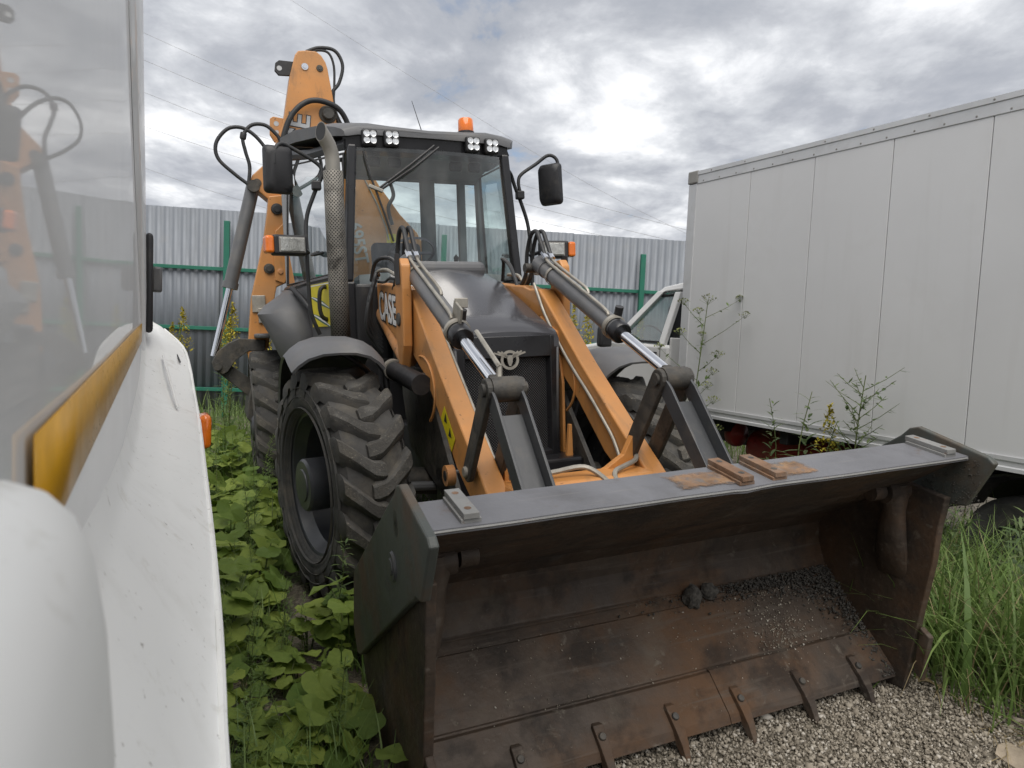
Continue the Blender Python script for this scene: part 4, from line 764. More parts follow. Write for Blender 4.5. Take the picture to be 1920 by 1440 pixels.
# ---- cab
def cab():
    FB = [(-0.675, 1.43, 2.02), (0.675, 1.43, 2.02)]; FT = [(-0.60, 1.47, 3.02), (0.60, 1.47, 3.02)]
    RB = [(-0.99, 2.95, 1.95), (0.99, 2.95, 1.95)]; RT = [(-0.93, 2.95, 3.34), (0.93, 2.95, 3.34)]
    def beam(m, p, q, a, b):   # a = half width along x, b = half along y
        p, q = Vector(p), Vector(q); m.loft([[c + Vector((a * i, b * j, 0)) for i, j in ((-1, -1), (1, -1), (1, 1), (-1, 1))] for c in (p, q)]); return m
    c = MB()
    # lower body of the cab, tapering to the front
    c.loft([[(-0.66, 1.42, z), (0.66, 1.42, z), (0.97, 2.95, z), (-0.97, 2.95, z)] for z in (1.28, 1.60)])
    cb = c.build('cab', M['black'], LD, 0, 0.02, 2)
    for k in (0, 1):
        s = -1 if k == 0 else 1
        beam(MB(), Vector(FB[k]) + Vector((0, 0, -0.5)), FB[k], 0.045, 0.05).build('pillar', M['satin'], cb, 0, 0.015, 2)
        beam(MB(), FB[k], FT[k], 0.032, 0.045).build('pillar', M['satin'], cb, 0, 0.015, 2)
        beam(MB(), (s * 0.955, 2.95, 1.5), (RT[k][0] - s * 0.02, RT[k][1], RT[k][2]), 0.03, 0.045).build('pillar', M['interior'], cb, 0, 0.015, 2)
        MB().tube([(s * 0.70, 1.5, 2.075), (s * 0.845, 2.26, 2.07), (s * 0.98, 2.92, 2.05)], 0.026, 8).build('window_sill', M['satin'], cb, 40)
        MB().tube([(s * 0.61, 1.5, 3.03), (s * 0.77, 2.26, 3.12), (s * 0.92, 2.92, 3.25)], 0.05, 8).build('roof_rail', M['satin'], cb, 40)
        # door glass: upper and lower panes
        d = MB().loft([[(s * 0.705, 1.50, 2.09), (s * 0.645, 1.52, 2.99)], [(s * 0.975, 2.91, 2.07), (s * 0.925, 2.91, 3.20)]], False, False).build('door_glass', M['sideglass'], cb, 0)
        MB().tube([(s * 0.71, 1.51, 2.10), (s * 0.65, 1.53, 2.97), (s * 0.92, 2.89, 3.15), (s * 0.972, 2.89, 2.09), (s * 0.71, 1.51, 2.10)], 0.010, 6).build('glass_seal', M['black'], d, 40)
        MB().loft([[(s * 0.69, 1.50, 1.60), (s * 0.705, 1.50, 2.07)], [(s * 0.955, 2.90, 1.60), (s * 0.975, 2.90, 2.06)]], False, False).build('lower_door_panel', M['char'], cb, 0).modifiers.new('solid', 'SOLIDIFY').thickness = 0.012
        MB().tube([(s * 0.80, 2.05, 2.30), (s * 0.85, 2.05, 2.28), (s * 0.84, 1.95, 2.27), (s * 0.78, 1.90, 2.28)], 0.014, 6).build('door_latch', M['black'], cb, 40)
    # door sticker and grab bar on the machine's right side
    def onside(y, z, o): return Vector((-(0.70 + 0.19 * (y - 1.5)) - o, y, z))
    st = MB(); st.loft([[onside(y, 1.70, 0.022), onside(y, 2.045, 0.022)] for y in (1.62, 1.9, 2.19)], False, False)
    st = st.build('door_sticker', M['yellow'], cb, 0)
    for z0 in (1.94, 1.80):
        for dz, r, mt in ((0.0, 0.012, 'dkgreen'), (0.004, 0.005, 'white')):
            q = MB(); A = []
            for k in range(9):
                y = 2.18 - 0.42 * k / 8; w = r * (0.5 + 1.2 * math.sin(math.pi * k / 8)); z = z0 - 0.10 * (k / 8) ** 1.2 + dz
                A.append([onside(y, z - w, 0.0235 + dz * 0.4), onside(y, z + w, 0.0235 + dz * 0.4)])
            q.loft(A, False, False).build('sticker_swoosh', M[mt], st, 0)
    MB().loft([[onside(y, z, 0.0228), onside(y, z + 0.008, 0.0228)] for y, z in ((1.62, 2.03), (2.19, 2.03))], False, False).build('sticker_border', M['white'], st, 0)
    MB().tube([onside(1.83, 2.01, 0.01), onside(1.80, 1.99, 0.07), onside(1.80, 1.88, 0.085), onside(1.80, 1.78, 0.07), onside(1.83, 1.75, 0.01)], 0.017, 8, sm=4).build('grab_bar', M['black'], cb, 50)
    # front header carrying the work lamps, and the roof
    MB().loft([[(x, 1.49 - 0.05 * (1 - (x / 0.66) ** 2), z0) for z0 in (2.985,)] + [(x, 1.47 - 0.05 * (1 - (x / 0.66) ** 2), 3.13)] + [(x, 1.62, 3.14), (x, 1.62, 2.99)] for x in [-0.64 + 0.128 * i for i in range(11)]]).build('roof_header', M['satin'], cb, 35)
    rf = MB(); rings = []
    def ro(y, hw, z, th, fx=0.0):
        xs = [-1, -0.97, -0.86, -0.66, -0.42, 0, 0.42, 0.66, 0.86, 0.97, 1]
        top = []
        for a in xs:
            bump = 0.028 if abs(a) > 0.40 else 0.0
            if abs(a) in (0.42,): bump = 0.012
            top.append((a * hw, y + fx * a * a, z + bump + th - 0.045 * abs(a) ** 6))
        bot = [(a * hw * 0.99, y + fx * a * a, z - 0.025 - 0.012 * (abs(a) > 0.9)) for a in reversed(xs)]
        return top + bot
    for y, hw, z, th, fx in ((1.395, 0.655, 3.115, 0.012, 0.05), (1.41, 0.672, 3.115, 0.030, 0.05), (1.50, 0.71, 3.13, 0.045, 0.03), (1.8, 0.78, 3.19, 0.06, 0), (2.4, 0.90, 3.285, 0.075, 0), (2.95, 0.965, 3.37, 0.06, 0), (3.02, 0.96, 3.38, 0.03, 0)): rings.append(ro(y, hw, z, th, fx))
    r = rf.loft(rings).build('roof', M['char'], cb, 40)
    MB().loft([[(-0.60, 1.62, 3.03), (0.60, 1.62, 3.03), (0.60, 1.62, 3.05), (-0.60, 1.62, 3.05)], [(-0.88, 2.9, 3.10), (0.88, 2.9, 3.10), (0.88, 2.9, 3.30), (-0.88, 2.9, 3.30)]]).build('headliner', M['interior'], cb, 0)
    # windscreen, bowed
    V = [[(x, 1.425 - 0.07 * (1 - (x / 0.66) ** 2) + 0.03 * k, 2.03 + 0.97 * k) for k in (0, 0.5, 1)] for x in [(-0.645 + 0.129 * i) for i in range(11)]]
    V = [[(p[0] * (1 - 0.10 * k), p[1], p[2]) for k, p in zip((0, 0.5, 1), col)] for col in V]
    MB().loft(V, False, False).build('windscreen', M['glass'], cb, 60)
    # rear wall with three window openings
    def bar(x0, x1, z0, z1): MB().bb(x0, x1, 2.92, 2.975, z0, z1).build('rear_frame', M['interior'], cb, 0, 0.02, 2)
    bar(0.31, 0.46, 1.6, 3.12); bar(0.69, 0.775, 1.6, 3.12); bar(-0.95, 0.95, 3.08, 3.34); bar(-0.95, 0.95, 1.3, 1.98); bar(-0.98, -0.88, 1.6, 3.12)
    MB().loft([[(-0.9, 2.965, 1.98), (-0.9, 2.965, 3.1)], [(0.92, 2.965, 1.98), (0.92, 2.965, 3.1)]], False, False).build('rear_glass', M['glass'], cb, 0)
    # interior: dash, steering wheel, seat
    MB().loft([[(x, 1.50, 2.00), (x, 1.50, 2.075 + 0.03 * (1 - (x / 0.6) ** 2)), (x, 1.72, 2.06 + 0.06 * (1 - (x / 0.6) ** 2)), (x, 1.80, 1.95)] for x in (-0.58, -0.4, -0.2, 0, 0.2, 0.4, 0.58)]).build('dashboard', M['interior'], cb, 40)
    sw = MB().lathe([(0.19, -0.013), (0.204, 0), (0.19, 0.013), (0.176, 0)], (-0.06, 1.93, 2.29), (0, 0.55, 0.83), 32, closed=True)
    sw.cyl((-0.06, 1.93, 2.29), (-0.06, 1.80, 2.05), 0.03, 10); sw.cyl((-0.24, 1.93, 2.29), (0.12, 1.93, 2.29), 0.013, 8); sw.build('steering_wheel', M['seat'], cb, 40)
    se = MB().box((-0.02, 2.35, 1.85), (0.48, 0.48, 0.14)).box((-0.02, 2.60, 2.15), (0.46, 0.12, 0.62), Matrix.Rotation(R(-10), 3, 'X')).build('driver_seat', M['seat'], cb, 30, 0.05, 3)
    MB().bb(-0.52, -0.30, 2.0, 2.6, 1.6, 2.05).bb(0.30, 0.52, 2.0, 2.6, 1.6, 2.05).build('console', M['interior'], cb, 0, 0.03, 2)
    MB().cyl((0.42, 2.2, 2.05), (0.40, 2.15, 2.25), 0.012, 8).lathe([(0.001, -0.04), (0.02, -0.02), (0.024, 0.01), (0.001, 0.04)], (0.40, 2.15, 2.27), (0, 0, 1), 10).build('lever', M['black'], cb, 40)
    # lamps hung from the headliner
    for x in (-0.40, -0.24, 0.26, 0.42): MB().box((x, 1.66, 2.955), (0.10, 0.05, 0.075)).build('inner_lamp_housing', M['black'], cb, 0, 0.015, 2)
    # work lamps
    for x in (-0.478, -0.317, 0.317, 0.478):
        y = 1.462 - 0.05 * (1 - (x / 0.66) ** 2) - 0.02
        h = MB().box((x, y, 3.068), (0.115, 0.06, 0.118)).build('work_lamp', M['black'], cb, 0, 0.016, 3)
        for dx in (-0.024, 0.024):
            for dz in (-0.024, 0.024):
                MB().lathe([(0.0001, 0.004), (0.012, 0.002), (0.0235, 0.006), (0.0245, 0.0), (0.0235, -0.004)], (x + dx, y - 0.031, 3.068 + dz), (0, -1, 0), 14).build('led_reflector', M['led'], h, 50)
    # beacon, aerial, wiper
    be = MB().lathe([(0.07, 0), (0.07, 0.02), (0.062, 0.025)], (0.40, 1.78, 3.245), (0, 0, 1), 24).build('beacon_base', M['black'], r)
    MB().lathe([(0.062, 0.02), (0.064, 0.03), (0.062, 0.115), (0.052, 0.128), (0.001, 0.13)], (0.40, 1.78, 3.245), (0, 0, 1), 28).build('beacon_lens', M['amber'], r, 45)
    MB().cyl((0.045, 1.85, 3.235), (0.045, 1.85, 3.27), 0.012, 8).tube([(0.045, 1.85, 3.26), (-0.03, 1.85, 3.50)], [0.004, 0.002], 6).build('aerial', M['black'], r)
    wp = MB()
    for dx in (0, 0.035): wp.tube([(0.0 + dx, 1.36, 3.03 - dx * 0.3), (-0.20 + dx, 1.34, 2.87 - dx * 0.3), (-0.44 + dx * 0.8, 1.355, 2.69)], 0.009, 6)
    wp.build('wiper_arm', M['black'], cb, 40)
    MB().tube([(-0.535, 1.372, 2.96), (-0.50, 1.36, 2.80), (-0.455, 1.35, 2.665), (-0.40, 1.345, 2.50), (-0.345, 1.34, 2.31)], 0.008, 6).build('wiper_blade', M['inkblack'], cb, 40)
    MB().box((-0.46, 1.345, 2.69), (0.11, 0.03, 0.025), Matrix.Rotation(R(20), 3, 'Y')).build('wiper_joint', M['zinc'], cb, 0, 0.005)
cab()

# ---- mirrors and head lamps on stalks
for s in (-1, 1):
    dy = 0.0
    st = MB().tube([(s * 1.135, 1.62, 2.89), (s * 1.125, 1.62, 2.985), (s * 1.09, 1.64, 3.035), (s * 1.02, 1.68, 3.03), (s * 0.83, 1.70, 2.93), (s * 0.79, 1.70, 2.86), (s * 0.83, 1.70, 2.74)] if s < 0 else [(1.16, 1.62, 2.93), (1.15, 1.62, 3.05), (1.08, 1.64, 3.09), (0.98, 1.68, 3.02), (0.85, 1.70, 2.93), (0.825, 1.70, 2.86), (0.84, 1.70, 2.78)], 0.0145, 10, sm=5).build('mirror_stalk', M['rubberhose'], LD, 50)
    MB().tube([(s * 0.66, 1.55, 2.93), (s * 0.74, 1.66, 2.92), (s * 0.79, 1.70, 2.83), (s * 0.86, 1.72, 2.68), (s * 0.918, 1.73, 2.50), (s * 0.93, 1.70, 2.22), (s * 0.928, 1.70, 2.0), (s * 0.918, 1.70, 1.80), (s * 0.86, 1.72, 1.64)], 0.016, 10, sm=5).build('stalk_post', M['rubberhose'], st, 50)
    MB().box((s * 0.835, 1.70, 2.76), (0.07, 0.06, 0.07)).build('stalk_clamp', M['black'], st, 0, 0.012, 2)
    Rm = Matrix.Rotation(R(12 if s < 0 else -56), 3, 'Z') @ Matrix.Rotation(R(4), 3, 'X')
    c = Vector((s * 1.108, 1.668, 2.855))
    def rr(w, h, y, r=0.035, n=4):
        out = []
        for (cx, cz, a0) in ((w - r, h - r, 0), (-w + r, h - r, 90), (-w + r, -h + r, 180), (w - r, -h + r, 270)):
            for k in range(n + 1): a = R(a0 + 90 * k / n); out.append(c + Rm @ Vector((cx + r * math.cos(a), y, cz + r * math.sin(a))))
        return out
    mr = MB().loft([rr(0.07, 0.13, -0.05, 0.05), rr(0.097, 0.16, -0.035, 0.05), rr(0.106, 0.172, 0.0), rr(0.106, 0.172, 0.018)]).build('mirror', M['black'], LD, 40)
    MB().loft([rr(0.098, 0.164, 0.0185), rr(0.098, 0.164, 0.020)]).build('mirror_glass', M['mirror'], mr, 0)
    # head lamp with corner indicator
    Rh = Matrix.Rotation(R(10 if s < 0 else -6), 3, 'Z'); hc = Vector((s * 1.075, 1.522, 2.293))
    h = MB().box(hc + Rh @ Vector((-s * 0.01, 0.04, 0)), (0.245, 0.11, 0.145), Rh).build('head_lamp', M['black'], LD, 0, 0.018, 3)
    MB().box(hc + Rh @ Vector((-s * 0.022, -0.017, 0.0)), (0.190, 0.012, 0.112), Rh).build('lamp_bezel', M['capgrey'], h, 0, 0.02, 3)
    MB().box(hc + Rh @ Vector((-s * 0.022, -0.024, 0.0)), (0.172, 0.010, 0.096), Rh).build('lamp_lens', M['lens'], h, 0, 0.016, 3)
    MB().box(hc + Rh @ Vector((s * 0.137, 0.02, 0)), (0.062, 0.10, 0.125), Rh).build('indicator', M['amber'], h, 0, 0.018, 3)
    MB().tube([hc + Vector((-s * 0.12, 0.08, -0.02)), (s * 0.918, 1.71, 2.26)], 0.016, 8).build('lamp_bracket', M['black'], h, 40)

# ---- exhaust
def exhaust():
    x, y = -0.805, 1.07
    pts = [Vector(q) for q in ((x, y, 1.5), (x, y, 2.70), (x, y, 2.80), (x - 0.006, y - 0.003, 2.86), (x - 0.022, y - 0.010, 2.905), (x - 0.046, y - 0.022, 2.945), (x - 0.074, y - 0.036, 2.985))]
    t = (pts[-1] - pts[-2]).normalized(); nrm = Vector((-0.86, -0.62, 0.16)).normalized()
    p = MB(); p.tube(pts, 0.049, 24); ring = p.v[-24:]
    cut = [Vector(v) + t * (((pts[-1] - Vector(v)).dot(nrm)) / t.dot(nrm)) for v in ring]; p.v[-24:] = [tuple(v) for v in cut]
    ex = p.build('exhaust_pipe', M['exh'], LD, 50)
    cc = pts[-1]; MB().add([cc + (v - cc) * 0.90 + nrm * 0.0015 for v in cut], [tuple(range(24))]).build('bore_shade_disc', M['inkblack'], ex, 0)  # flat black disc paints the shade inside the pipe mouth
    n = 32; V = []; F = []; U = []
    rows = [1.62, 2.0, 2.4, 2.735]
    for j, z in enumerate(rows):
        for i in range(n + 1): a = 2 * math.pi * i / n; V.append((x + 0.066 * math.cos(a), y + 0.066 * math.sin(a), z)); U.append((i / n, (z - 1.62) / 1.115))
    for j in range(len(rows) - 1):
        for i in range(n): F.append((j * (n + 1) + i, j * (n + 1) + i + 1, (j + 1) * (n + 1) + i + 1, (j + 1) * (n + 1) + i))
    me = bpy.data.meshes.new('heat_guard'); me.from_pydata(V, [], F); me.materials.append(M['guard']); uv = me.uv_layers.new(name='UVMap')
    for l in me.loops: uv.data[l.index].uv = U[l.vertex_index]
    me.shade_smooth(); g = bpy.data.objects.new('heat_guard', me); COL.objects.link(g); g.parent = ex; so = g.modifiers.new('solid', 'SOLIDIFY'); so.thickness = 0.002
exhaust()

# ---- mudguards
for s in (-1, 1):
    m = MB(); rings = []
    cx = s * 0.97; cy, cz = 0.42, 0.775 if s < 0 else 0.64
    for k in range(13):
        a = R(115 - 9.5 * k); r0 = 0.845 + 0.02 * math.sin(R(15 * k))
        y, z = cy + r0 * math.cos(a), cz + r0 * math.sin(a)
        w = 0.27 if k > 0 else 0.258; cr = 0.11
        fs = (-1, -0.96, -0.86, -0.66, -0.35, 0, 0.35, 0.66, 0.86, 0.96, 1)
        dv = Vector((0, cy - y, cz - z)).normalized()
        def q(f, d): return (cx + w * f * (1 - d * 0.04), y + dv.y * (cr * abs(f) ** 3.2 + 0.014 * d), z + dv.z * (cr * abs(f) ** 3.2 + 0.014 * d))
        rings.append([q(f, 0) for f in fs] + [q(f, 1) for f in reversed(fs)])
    f = m.loft(rings).build('front_mudguard', M['char'], LD, 45)
    MB().tube([(s * 0.72, 0.55, cz + 0.78), (s * 0.62, 0.55, cz + 0.62), (s * 0.60, 0.5, cz + 0.10)], 0.02, 8).tube([(s * 1.02, 0.30, cz + 0.80), (s * 0.84, 0.30, cz + 0.70), (s * 0.68, 0.40, cz + 0.52), (s * 0.62, 0.45, cz + 0.2)], 0.016, 8, sm=3).build('mudguard_stay', M['black'], f, 50)
    # big rear wing panel ahead of the rear wheel
    rows = [(1.18, 0.96, 0.86, 2.42), (1.32, 1.04, 0.82, 2.36), (1.50, 1.125, 0.80, 2.30), (1.66, 1.19, 0.81, 2.30), (1.82, 1.268, 0.84, 2.36), (1.90, 1.20, 0.88, 2.44), (1.99, 1.07, 0.93, 2.56), (2.03, 1.02, 0.95, 2.75), (2.05, 1.02, 0.95, 2.95)]
    m = MB(); rings = []
    for z, xo, xi, y in rows:
        row = [(s * (xi + (xo - xi) * f), y - 0.10 * math.sin(math.pi * f) + 0.10 * f * f, z) for f in (0, 0.15, 0.4, 0.7, 0.92, 1.0)]
        rings.append(row + [(a, b + 0.05, c) for a, b, c in reversed(row)])
    w = m.loft(rings).build('rear_wing', M['char'], LD, 45)
    MB().tube([(s * 0.975, 2.50, 2.04), (s * 0.90, 2.30, 1.92), (s * 0.835, 2.20, 1.78), (s * 0.80, 2.18, 1.60), (s * 0.79, 2.2, 1.4)], 0.022, 8, sm=3).build('wing_seal', M['black'], w, 50)
    MB().bb(s * 1.0 - 0.27, s * 1.0 + 0.27, 2.5, 3.9, 1.62, 1.66).build('wing_top', M['char'], w, 0, 0.015)
# hoses, valve and battery box between cab and engine
eb = MB().bb(-0.64, -0.40, 1.36, 1.415, 1.28, 2.0).build('engine_bay_box', M['black'], LD, 0, 0.02)
for k in range(5):
    MB().tube([(-0.50 - 0.012 * k, 1.18, 2.05 - 0.02 * k), (-0.54 - 0.015 * k, 1.10, 2.05 - 0.05 * k), (-0.575 - 0.01 * k, 1.12, 1.88 - 0.05 * k), (-0.56, 1.16, 1.74 - 0.04 * k), (-0.50, 1.18, 1.62 - 0.03 * k)], 0.0135, 8, sm=4).build('hose', M['rubberhose'], eb, 50)
MB().tube([(-0.52, 1.24, 2.03), (-0.52, 1.10, 2.07), (-0.51, 0.90, 2.065), (-0.51, 0.72, 2.03), (-0.50, 0.62, 2.0)], 0.012, 8, sm=3).build('pipe', M['zinc'], eb, 50)
MB().tube([(0.52, 1.24, 2.06), (0.52, 1.05, 2.04), (0.50, 0.92, 1.99), (0.49, 0.85, 1.97), (0.49, 0.74, 2.03), (0.50, 0.64, 2.02)], 0.013, 8, sm=3).build('pipe', M['zinc'], eb, 50)
MB().tube([(-0.51, 1.16, 2.0), (-0.51, 0.95, 1.985), (-0.51, 0.80, 2.0), (-0.50, 0.68, 1.985)], 0.009, 8, sm=3).build('hose', M['rubberhose'], eb, 50)

# ---- backhoe, swung sideways behind the cab (its plates lie across the machine)
def backhoe():
    Y0 = 3.44
    kp = MB().bb(-0.95, 0.95, 3.18, 3.30, 0.75, 1.12).bb(0.25, 0.62, 3.28, 3.62, 0.7, 1.9).build('backhoe_frame', M['orange_worn'], LD, 0, 0.02)
    # main boom, seen through the cab glass
    boom = [(0.55, 1.75), (0.62, 2.1), (0.50, 2.55), (0.43, 2.68), (0.26, 2.86), (0.05, 3.15), (-0.10, 3.40), (-0.30, 3.70), (-0.40, 3.80), (-0.52, 3.82), (-0.60, 3.74), (-0.58, 3.60), (-0.40, 3.2), (-0.36, 2.7), (-0.28, 2.2), (-0.05, 1.75)]
    b = MB().prism(boom, 'y', Y0 + 0.10, Y0 + 0.30).build('boom', M['orange'], LD, 0, 0.012, 2)
    MB().tube([(-0.10, Y0 + 0.095, 3.20), (0.02, Y0 + 0.095, 2.95), (0.10, Y0 + 0.095, 2.72), (0.12, Y0 + 0.095, 2.60)], 0.008, 6).build('boom_pipe', M['zinc'], b)
    T = basis((0.16, 0, -1), (1, 0, 0.16), (0, -1, 0), (-0.20, Y0 + 0.097, 2.56))
    text_mesh('695ST', 0.19, 0.004, M['fadewhite'], T, 'lettering', b, 0.85, 0.001)
    MB().bb(0.10, 0.20, Y0 + 0.096, Y0 + 0.099, 2.50, 2.66).build('warning_decal', M['yellow'], b, 0)
    # dipper: upper plates
    up = [(-0.755, 4.30), (-0.725, 4.34), (-0.65, 4.352), (-0.555, 4.352), (-0.51, 4.32), (-0.472, 4.26), (-0.455, 4.20), (-0.418, 3.94), (-0.395, 3.71), (-0.40, 3.55), (-0.55, 3.35), (-0.80, 3.10), (-0.87, 3.02), (-0.90, 2.83), (-1.02, 2.75), (-1.07, 2.93), (-1.14, 2.99), (-1.20, 3.02), (-1.225, 3.09), (-1.20, 3.15), (-1.03, 3.31), (-0.98, 3.45), (-0.91, 3.62), (-0.88, 3.73), (-0.81, 4.11)]
    d = MB().prism(up, 'y', Y0 - 0.11, Y0 + 0.09).build('dipper', M['orange'], LD, 0, 0.010, 2)
    yf = Y0 - 0.11
    for (x, z, r, mt) in ((-0.67, 4.195, 0.032, 'chrome'), (-0.53, 4.195, 0.030, 'steel_dk'), (-1.16, 3.08, 0.036, 'steel_dk'), (-0.99, 2.92, 0.028, 'steel_dk')):
        MB().lathe([(0.0001, 0.016), (r * 0.55, 0.016), (r * 0.6, 0.010), (r, 0.010), (r * 1.1, 0)], (x, yf, z), (0, -1, 0), 18).build('pin', M[mt], d, 35)
    MB().lathe([(0.0001, 0.06), (0.05, 0.06), (0.06, 0.05), (0.06, 0.02), (0.085, 0.012), (0.085, 0)], (-0.475, yf, 3.765), (0, -1, 0), 22).build('pivot_boss', M['steel_dk'], d, 35)
    T = basis((0, 0, 1), (-1, 0, 0), (0, -1, 0), (-0.765, yf - 0.002, 3.42))
    T = T @ Matrix.Rotation(R(-7), 4, 'Z')
    text_mesh('CASE', 0.27, 0.012, M['inkblack'], T, 'lettering_outline', d, 1.05, 0.001)
    text_mesh('CASE', 0.27, 0.004, M['fadewhite'], Matrix.Translation((0, -0.0022, 0)) @ T, 'lettering', d, 1.05, 0.0012)
    def ear(pts, holes, name, mt, par):
        e = MB().prism(pts, 'y', Y0 - 0.06, Y0 - 0.03).build(name, M[mt], par, 0, 0.004)
        for x, z, r in holes:
            MB().lathe([(0.0001, 0), (r, 0), (r, 0.001)], (x, Y0 - 0.062, z), (0, -1, 0), 14).build('lug_sky_disc', M['fadewhite'], e, 0)  # pale disc painted as bright sky showing through the lug
    ear([(-0.72, 4.25), (-0.90, 4.25), (-0.935, 4.22), (-0.945, 4.15), (-0.91, 4.11), (-0.72, 4.12)], [(-0.90, 4.175, 0.024)], 'lifting_lug', 'black', d)
    ear([(-0.80, 3.70), (-0.98, 3.72), (-1.01, 3.70), (-1.02, 3.55), (-0.98, 3.48), (-0.80, 3.5)], [(-0.955, 3.655, 0.024), (-0.955, 3.575, 0.02)], 'lifting_lug', 'orange', d)
    # lower dipper / extending stick
    lo = [(-1.07, 2.95), (-0.86, 2.98), (-0.86, 2.70), (-0.88, 2.42), (-0.90, 2.16), (-1.04, 2.10), (-1.11, 1.79), (-1.14, 1.52), (-1.33, 1.51), (-1.275, 2.0), (-1.14, 2.52), (-1.09, 2.8)]
    s2 = MB().prism(lo, 'y', Y0 - 0.17, Y0 - 0.02).build('dipper_stick', M['orange'], LD, 0, 0.010, 2)
    yl = Y0 - 0.17
    MB().prism([(-0.93, 2.62), (-0.95, 2.70), (-1.03, 2.62), (-1.055, 2.42), (-1.05, 2.16), (-0.97, 2.13), (-0.93, 2.2)], 'y', yl - 0.025, yl).build('stick_bracket', M['orange'], s2, 0, 0.006)
    for (x, z, r, mt) in ((-1.10, 2.27, 0.045, 'steel_dk'), (-1.0, 2.24, 0.032, 'orange_worn'), (-1.0, 2.83, 0.05, 'black')):
        MB().lathe([(0.0001, 0.03), (r * 0.6, 0.03), (r * 0.65, 0.018), (r, 0.015), (r * 1.1, 0)], (x, yl - 0.01, z), (0, -1, 0), 18).build('pin', M[mt], s2, 35)
    MB().bb(-1.27, -1.15, yl - 0.02, yl + 0.02, 1.86, 2.02).bb(-1.22, -1.17, yl - 0.03, yl, 1.76, 1.90).build('stick_clamp', M['zinc'], s2, 0, 0.006)
    MB().prism([(-1.16, 1.53), (-1.145, 1.30), (-1.30, 1.24), (-1.345, 1.53)], 'y', Y0 - 0.19, Y0).build('stick_end', M['orange'], s2, 0, 0.008)
    # bucket ram
    a, b2 = Vector((-1.195, Y0 - 0.10, 3.06)), Vector((-1.455, Y0 - 0.10, 2.10)); dr = (b2 - a).normalized()
    rc = MB().cyl(a, b2, 0.062, 22).cyl(b2 - dr * 0.05, b2 + dr * 0.01, 0.072, 22).build('bucket_cylinder', M['cyl'], LD, 35)
    MB().cyl(b2, (-1.63, Y0 - 0.10, 1.46), 0.032, 18).build('rod', M['chrome'], rc, 35)
    MB().cyl((-1.20, Y0 - 0.22, 3.03), (-1.20, Y0 + 0.05, 3.03), 0.055, 16).build('ram_eye', M['steel_dk'], rc, 35)
    # bucket linkage: curved lever, link and bucket hinge
    lv = [(-1.17, 1.60), (-1.18, 1.49), (-1.32, 1.50), (-1.44, 1.42), (-1.52, 1.31), (-1.56, 1.29), (-1.63, 1.33), (-1.655, 1.40), (-1.60, 1.50), (-1.50, 1.58), (-1.40, 1.62)]
    MB().prism(lv, 'y', Y0 - 0.20, Y0 - 0.14).prism(lv, 'y', Y0 - 0.05, Y0 + 0.01).build('curved_lever', M['steel_dk'], LD, 0, 0.006)
    MB().cyl((-1.605, Y0 - 0.23, 1.37), (-1.605, Y0 + 0.04, 1.37), 0.04, 16).build('lever_pin', M['steel_dk'], LD, 35)
    MB().prism([(-1.64, 1.34), (-1.55, 1.42), (-1.22, 1.15), (-1.24, 1.02), (-1.33, 1.05)], 'y', Y0 - 0.13, Y0 - 0.06).build('bucket_lever', M['steel_dk'], LD, 0, 0.008)
    MB().prism([(-1.15, 1.30), (-1.30, 1.28), (-1.36, 1.02), (-1.38, 0.88), (-1.30, 0.78), (-1.1, 0.75), (-0.8, 0.5), (-0.5, 0.55), (-0.6, 0.9), (-1.0, 1.1)], 'y', Y0 - 0.35, Y0 + 0.35).build('digging_bucket', M['steel_dk'], LD, 0, 0.012)
    # hoses
    H = [[(-0.64, 4.36), (-0.52, 4.41), (-0.37, 4.40), (-0.30, 4.27), (-0.34, 4.10), (-0.41, 4.00), (-0.43, 3.88), (-0.38, 3.74), (-0.30, 3.6)],
         [(-0.62, 4.345), (-0.53, 4.385), (-0.43, 4.37), (-0.385, 4.25), (-0.39, 4.05), (-0.40, 3.9), (-0.36, 3.75), (-0.27, 3.6)],
         [(-1.23, 3.05), (-1.36, 3.15), (-1.49, 3.28), (-1.50, 3.42), (-1.40, 3.55), (-1.28, 3.575), (-1.17, 3.52), (-1.07, 3.40), (-1.0, 3.25)],
         [(-1.24, 3.05), (-1.22, 3.22), (-1.25, 3.36), (-1.265, 3.49), (-1.19, 3.60), (-1.07, 3.615), (-0.98, 3.55), (-0.93, 3.47), (-0.92, 3.3)]]
    for k, h in enumerate(H):
        MB().tube([(x, Y0 - 0.05 - (0.08 if k > 1 else 0), z) for x, z in h], 0.017 if k != 1 else 0.012, 10, sm=6).build('hose', M['rubberhose'], LD, 50)
    MB().tube([(-0.93, Y0 - 0.13, 3.36), (-0.915, Y0 - 0.16, 3.47), (-0.84, Y0 - 0.18, 3.68), (-0.72, Y0 - 0.18, 3.82), (-0.58, Y0 - 0.18, 3.87), (-0.40, Y0 - 0.16, 3.83), (-0.30, Y0 - 0.12, 3.72), (-0.26, Y0 - 0.1, 3.55)], 0.026, 12, sm=6).build('hose', M['rubberhose'], LD, 50)
    MB().tube([(0.14, Y0 + 0.05, 3.2), (0.18, Y0 + 0.05, 3.05), (0.12, Y0 + 0.05, 2.92), (0.16, Y0 + 0.07, 2.75)], 0.02, 8, sm=5).build('hose', M['rubberhose'], LD, 50)
    MB().lathe([(0.026, -0.03), (0.03, -0.02), (0.03, 0.02), (0.026, 0.03)], (-1.262, Y0 - 0.13, 3.50), (0.2, 0, 1), 12).build('hose_tie', M['black'], LD, 35)
backhoe()

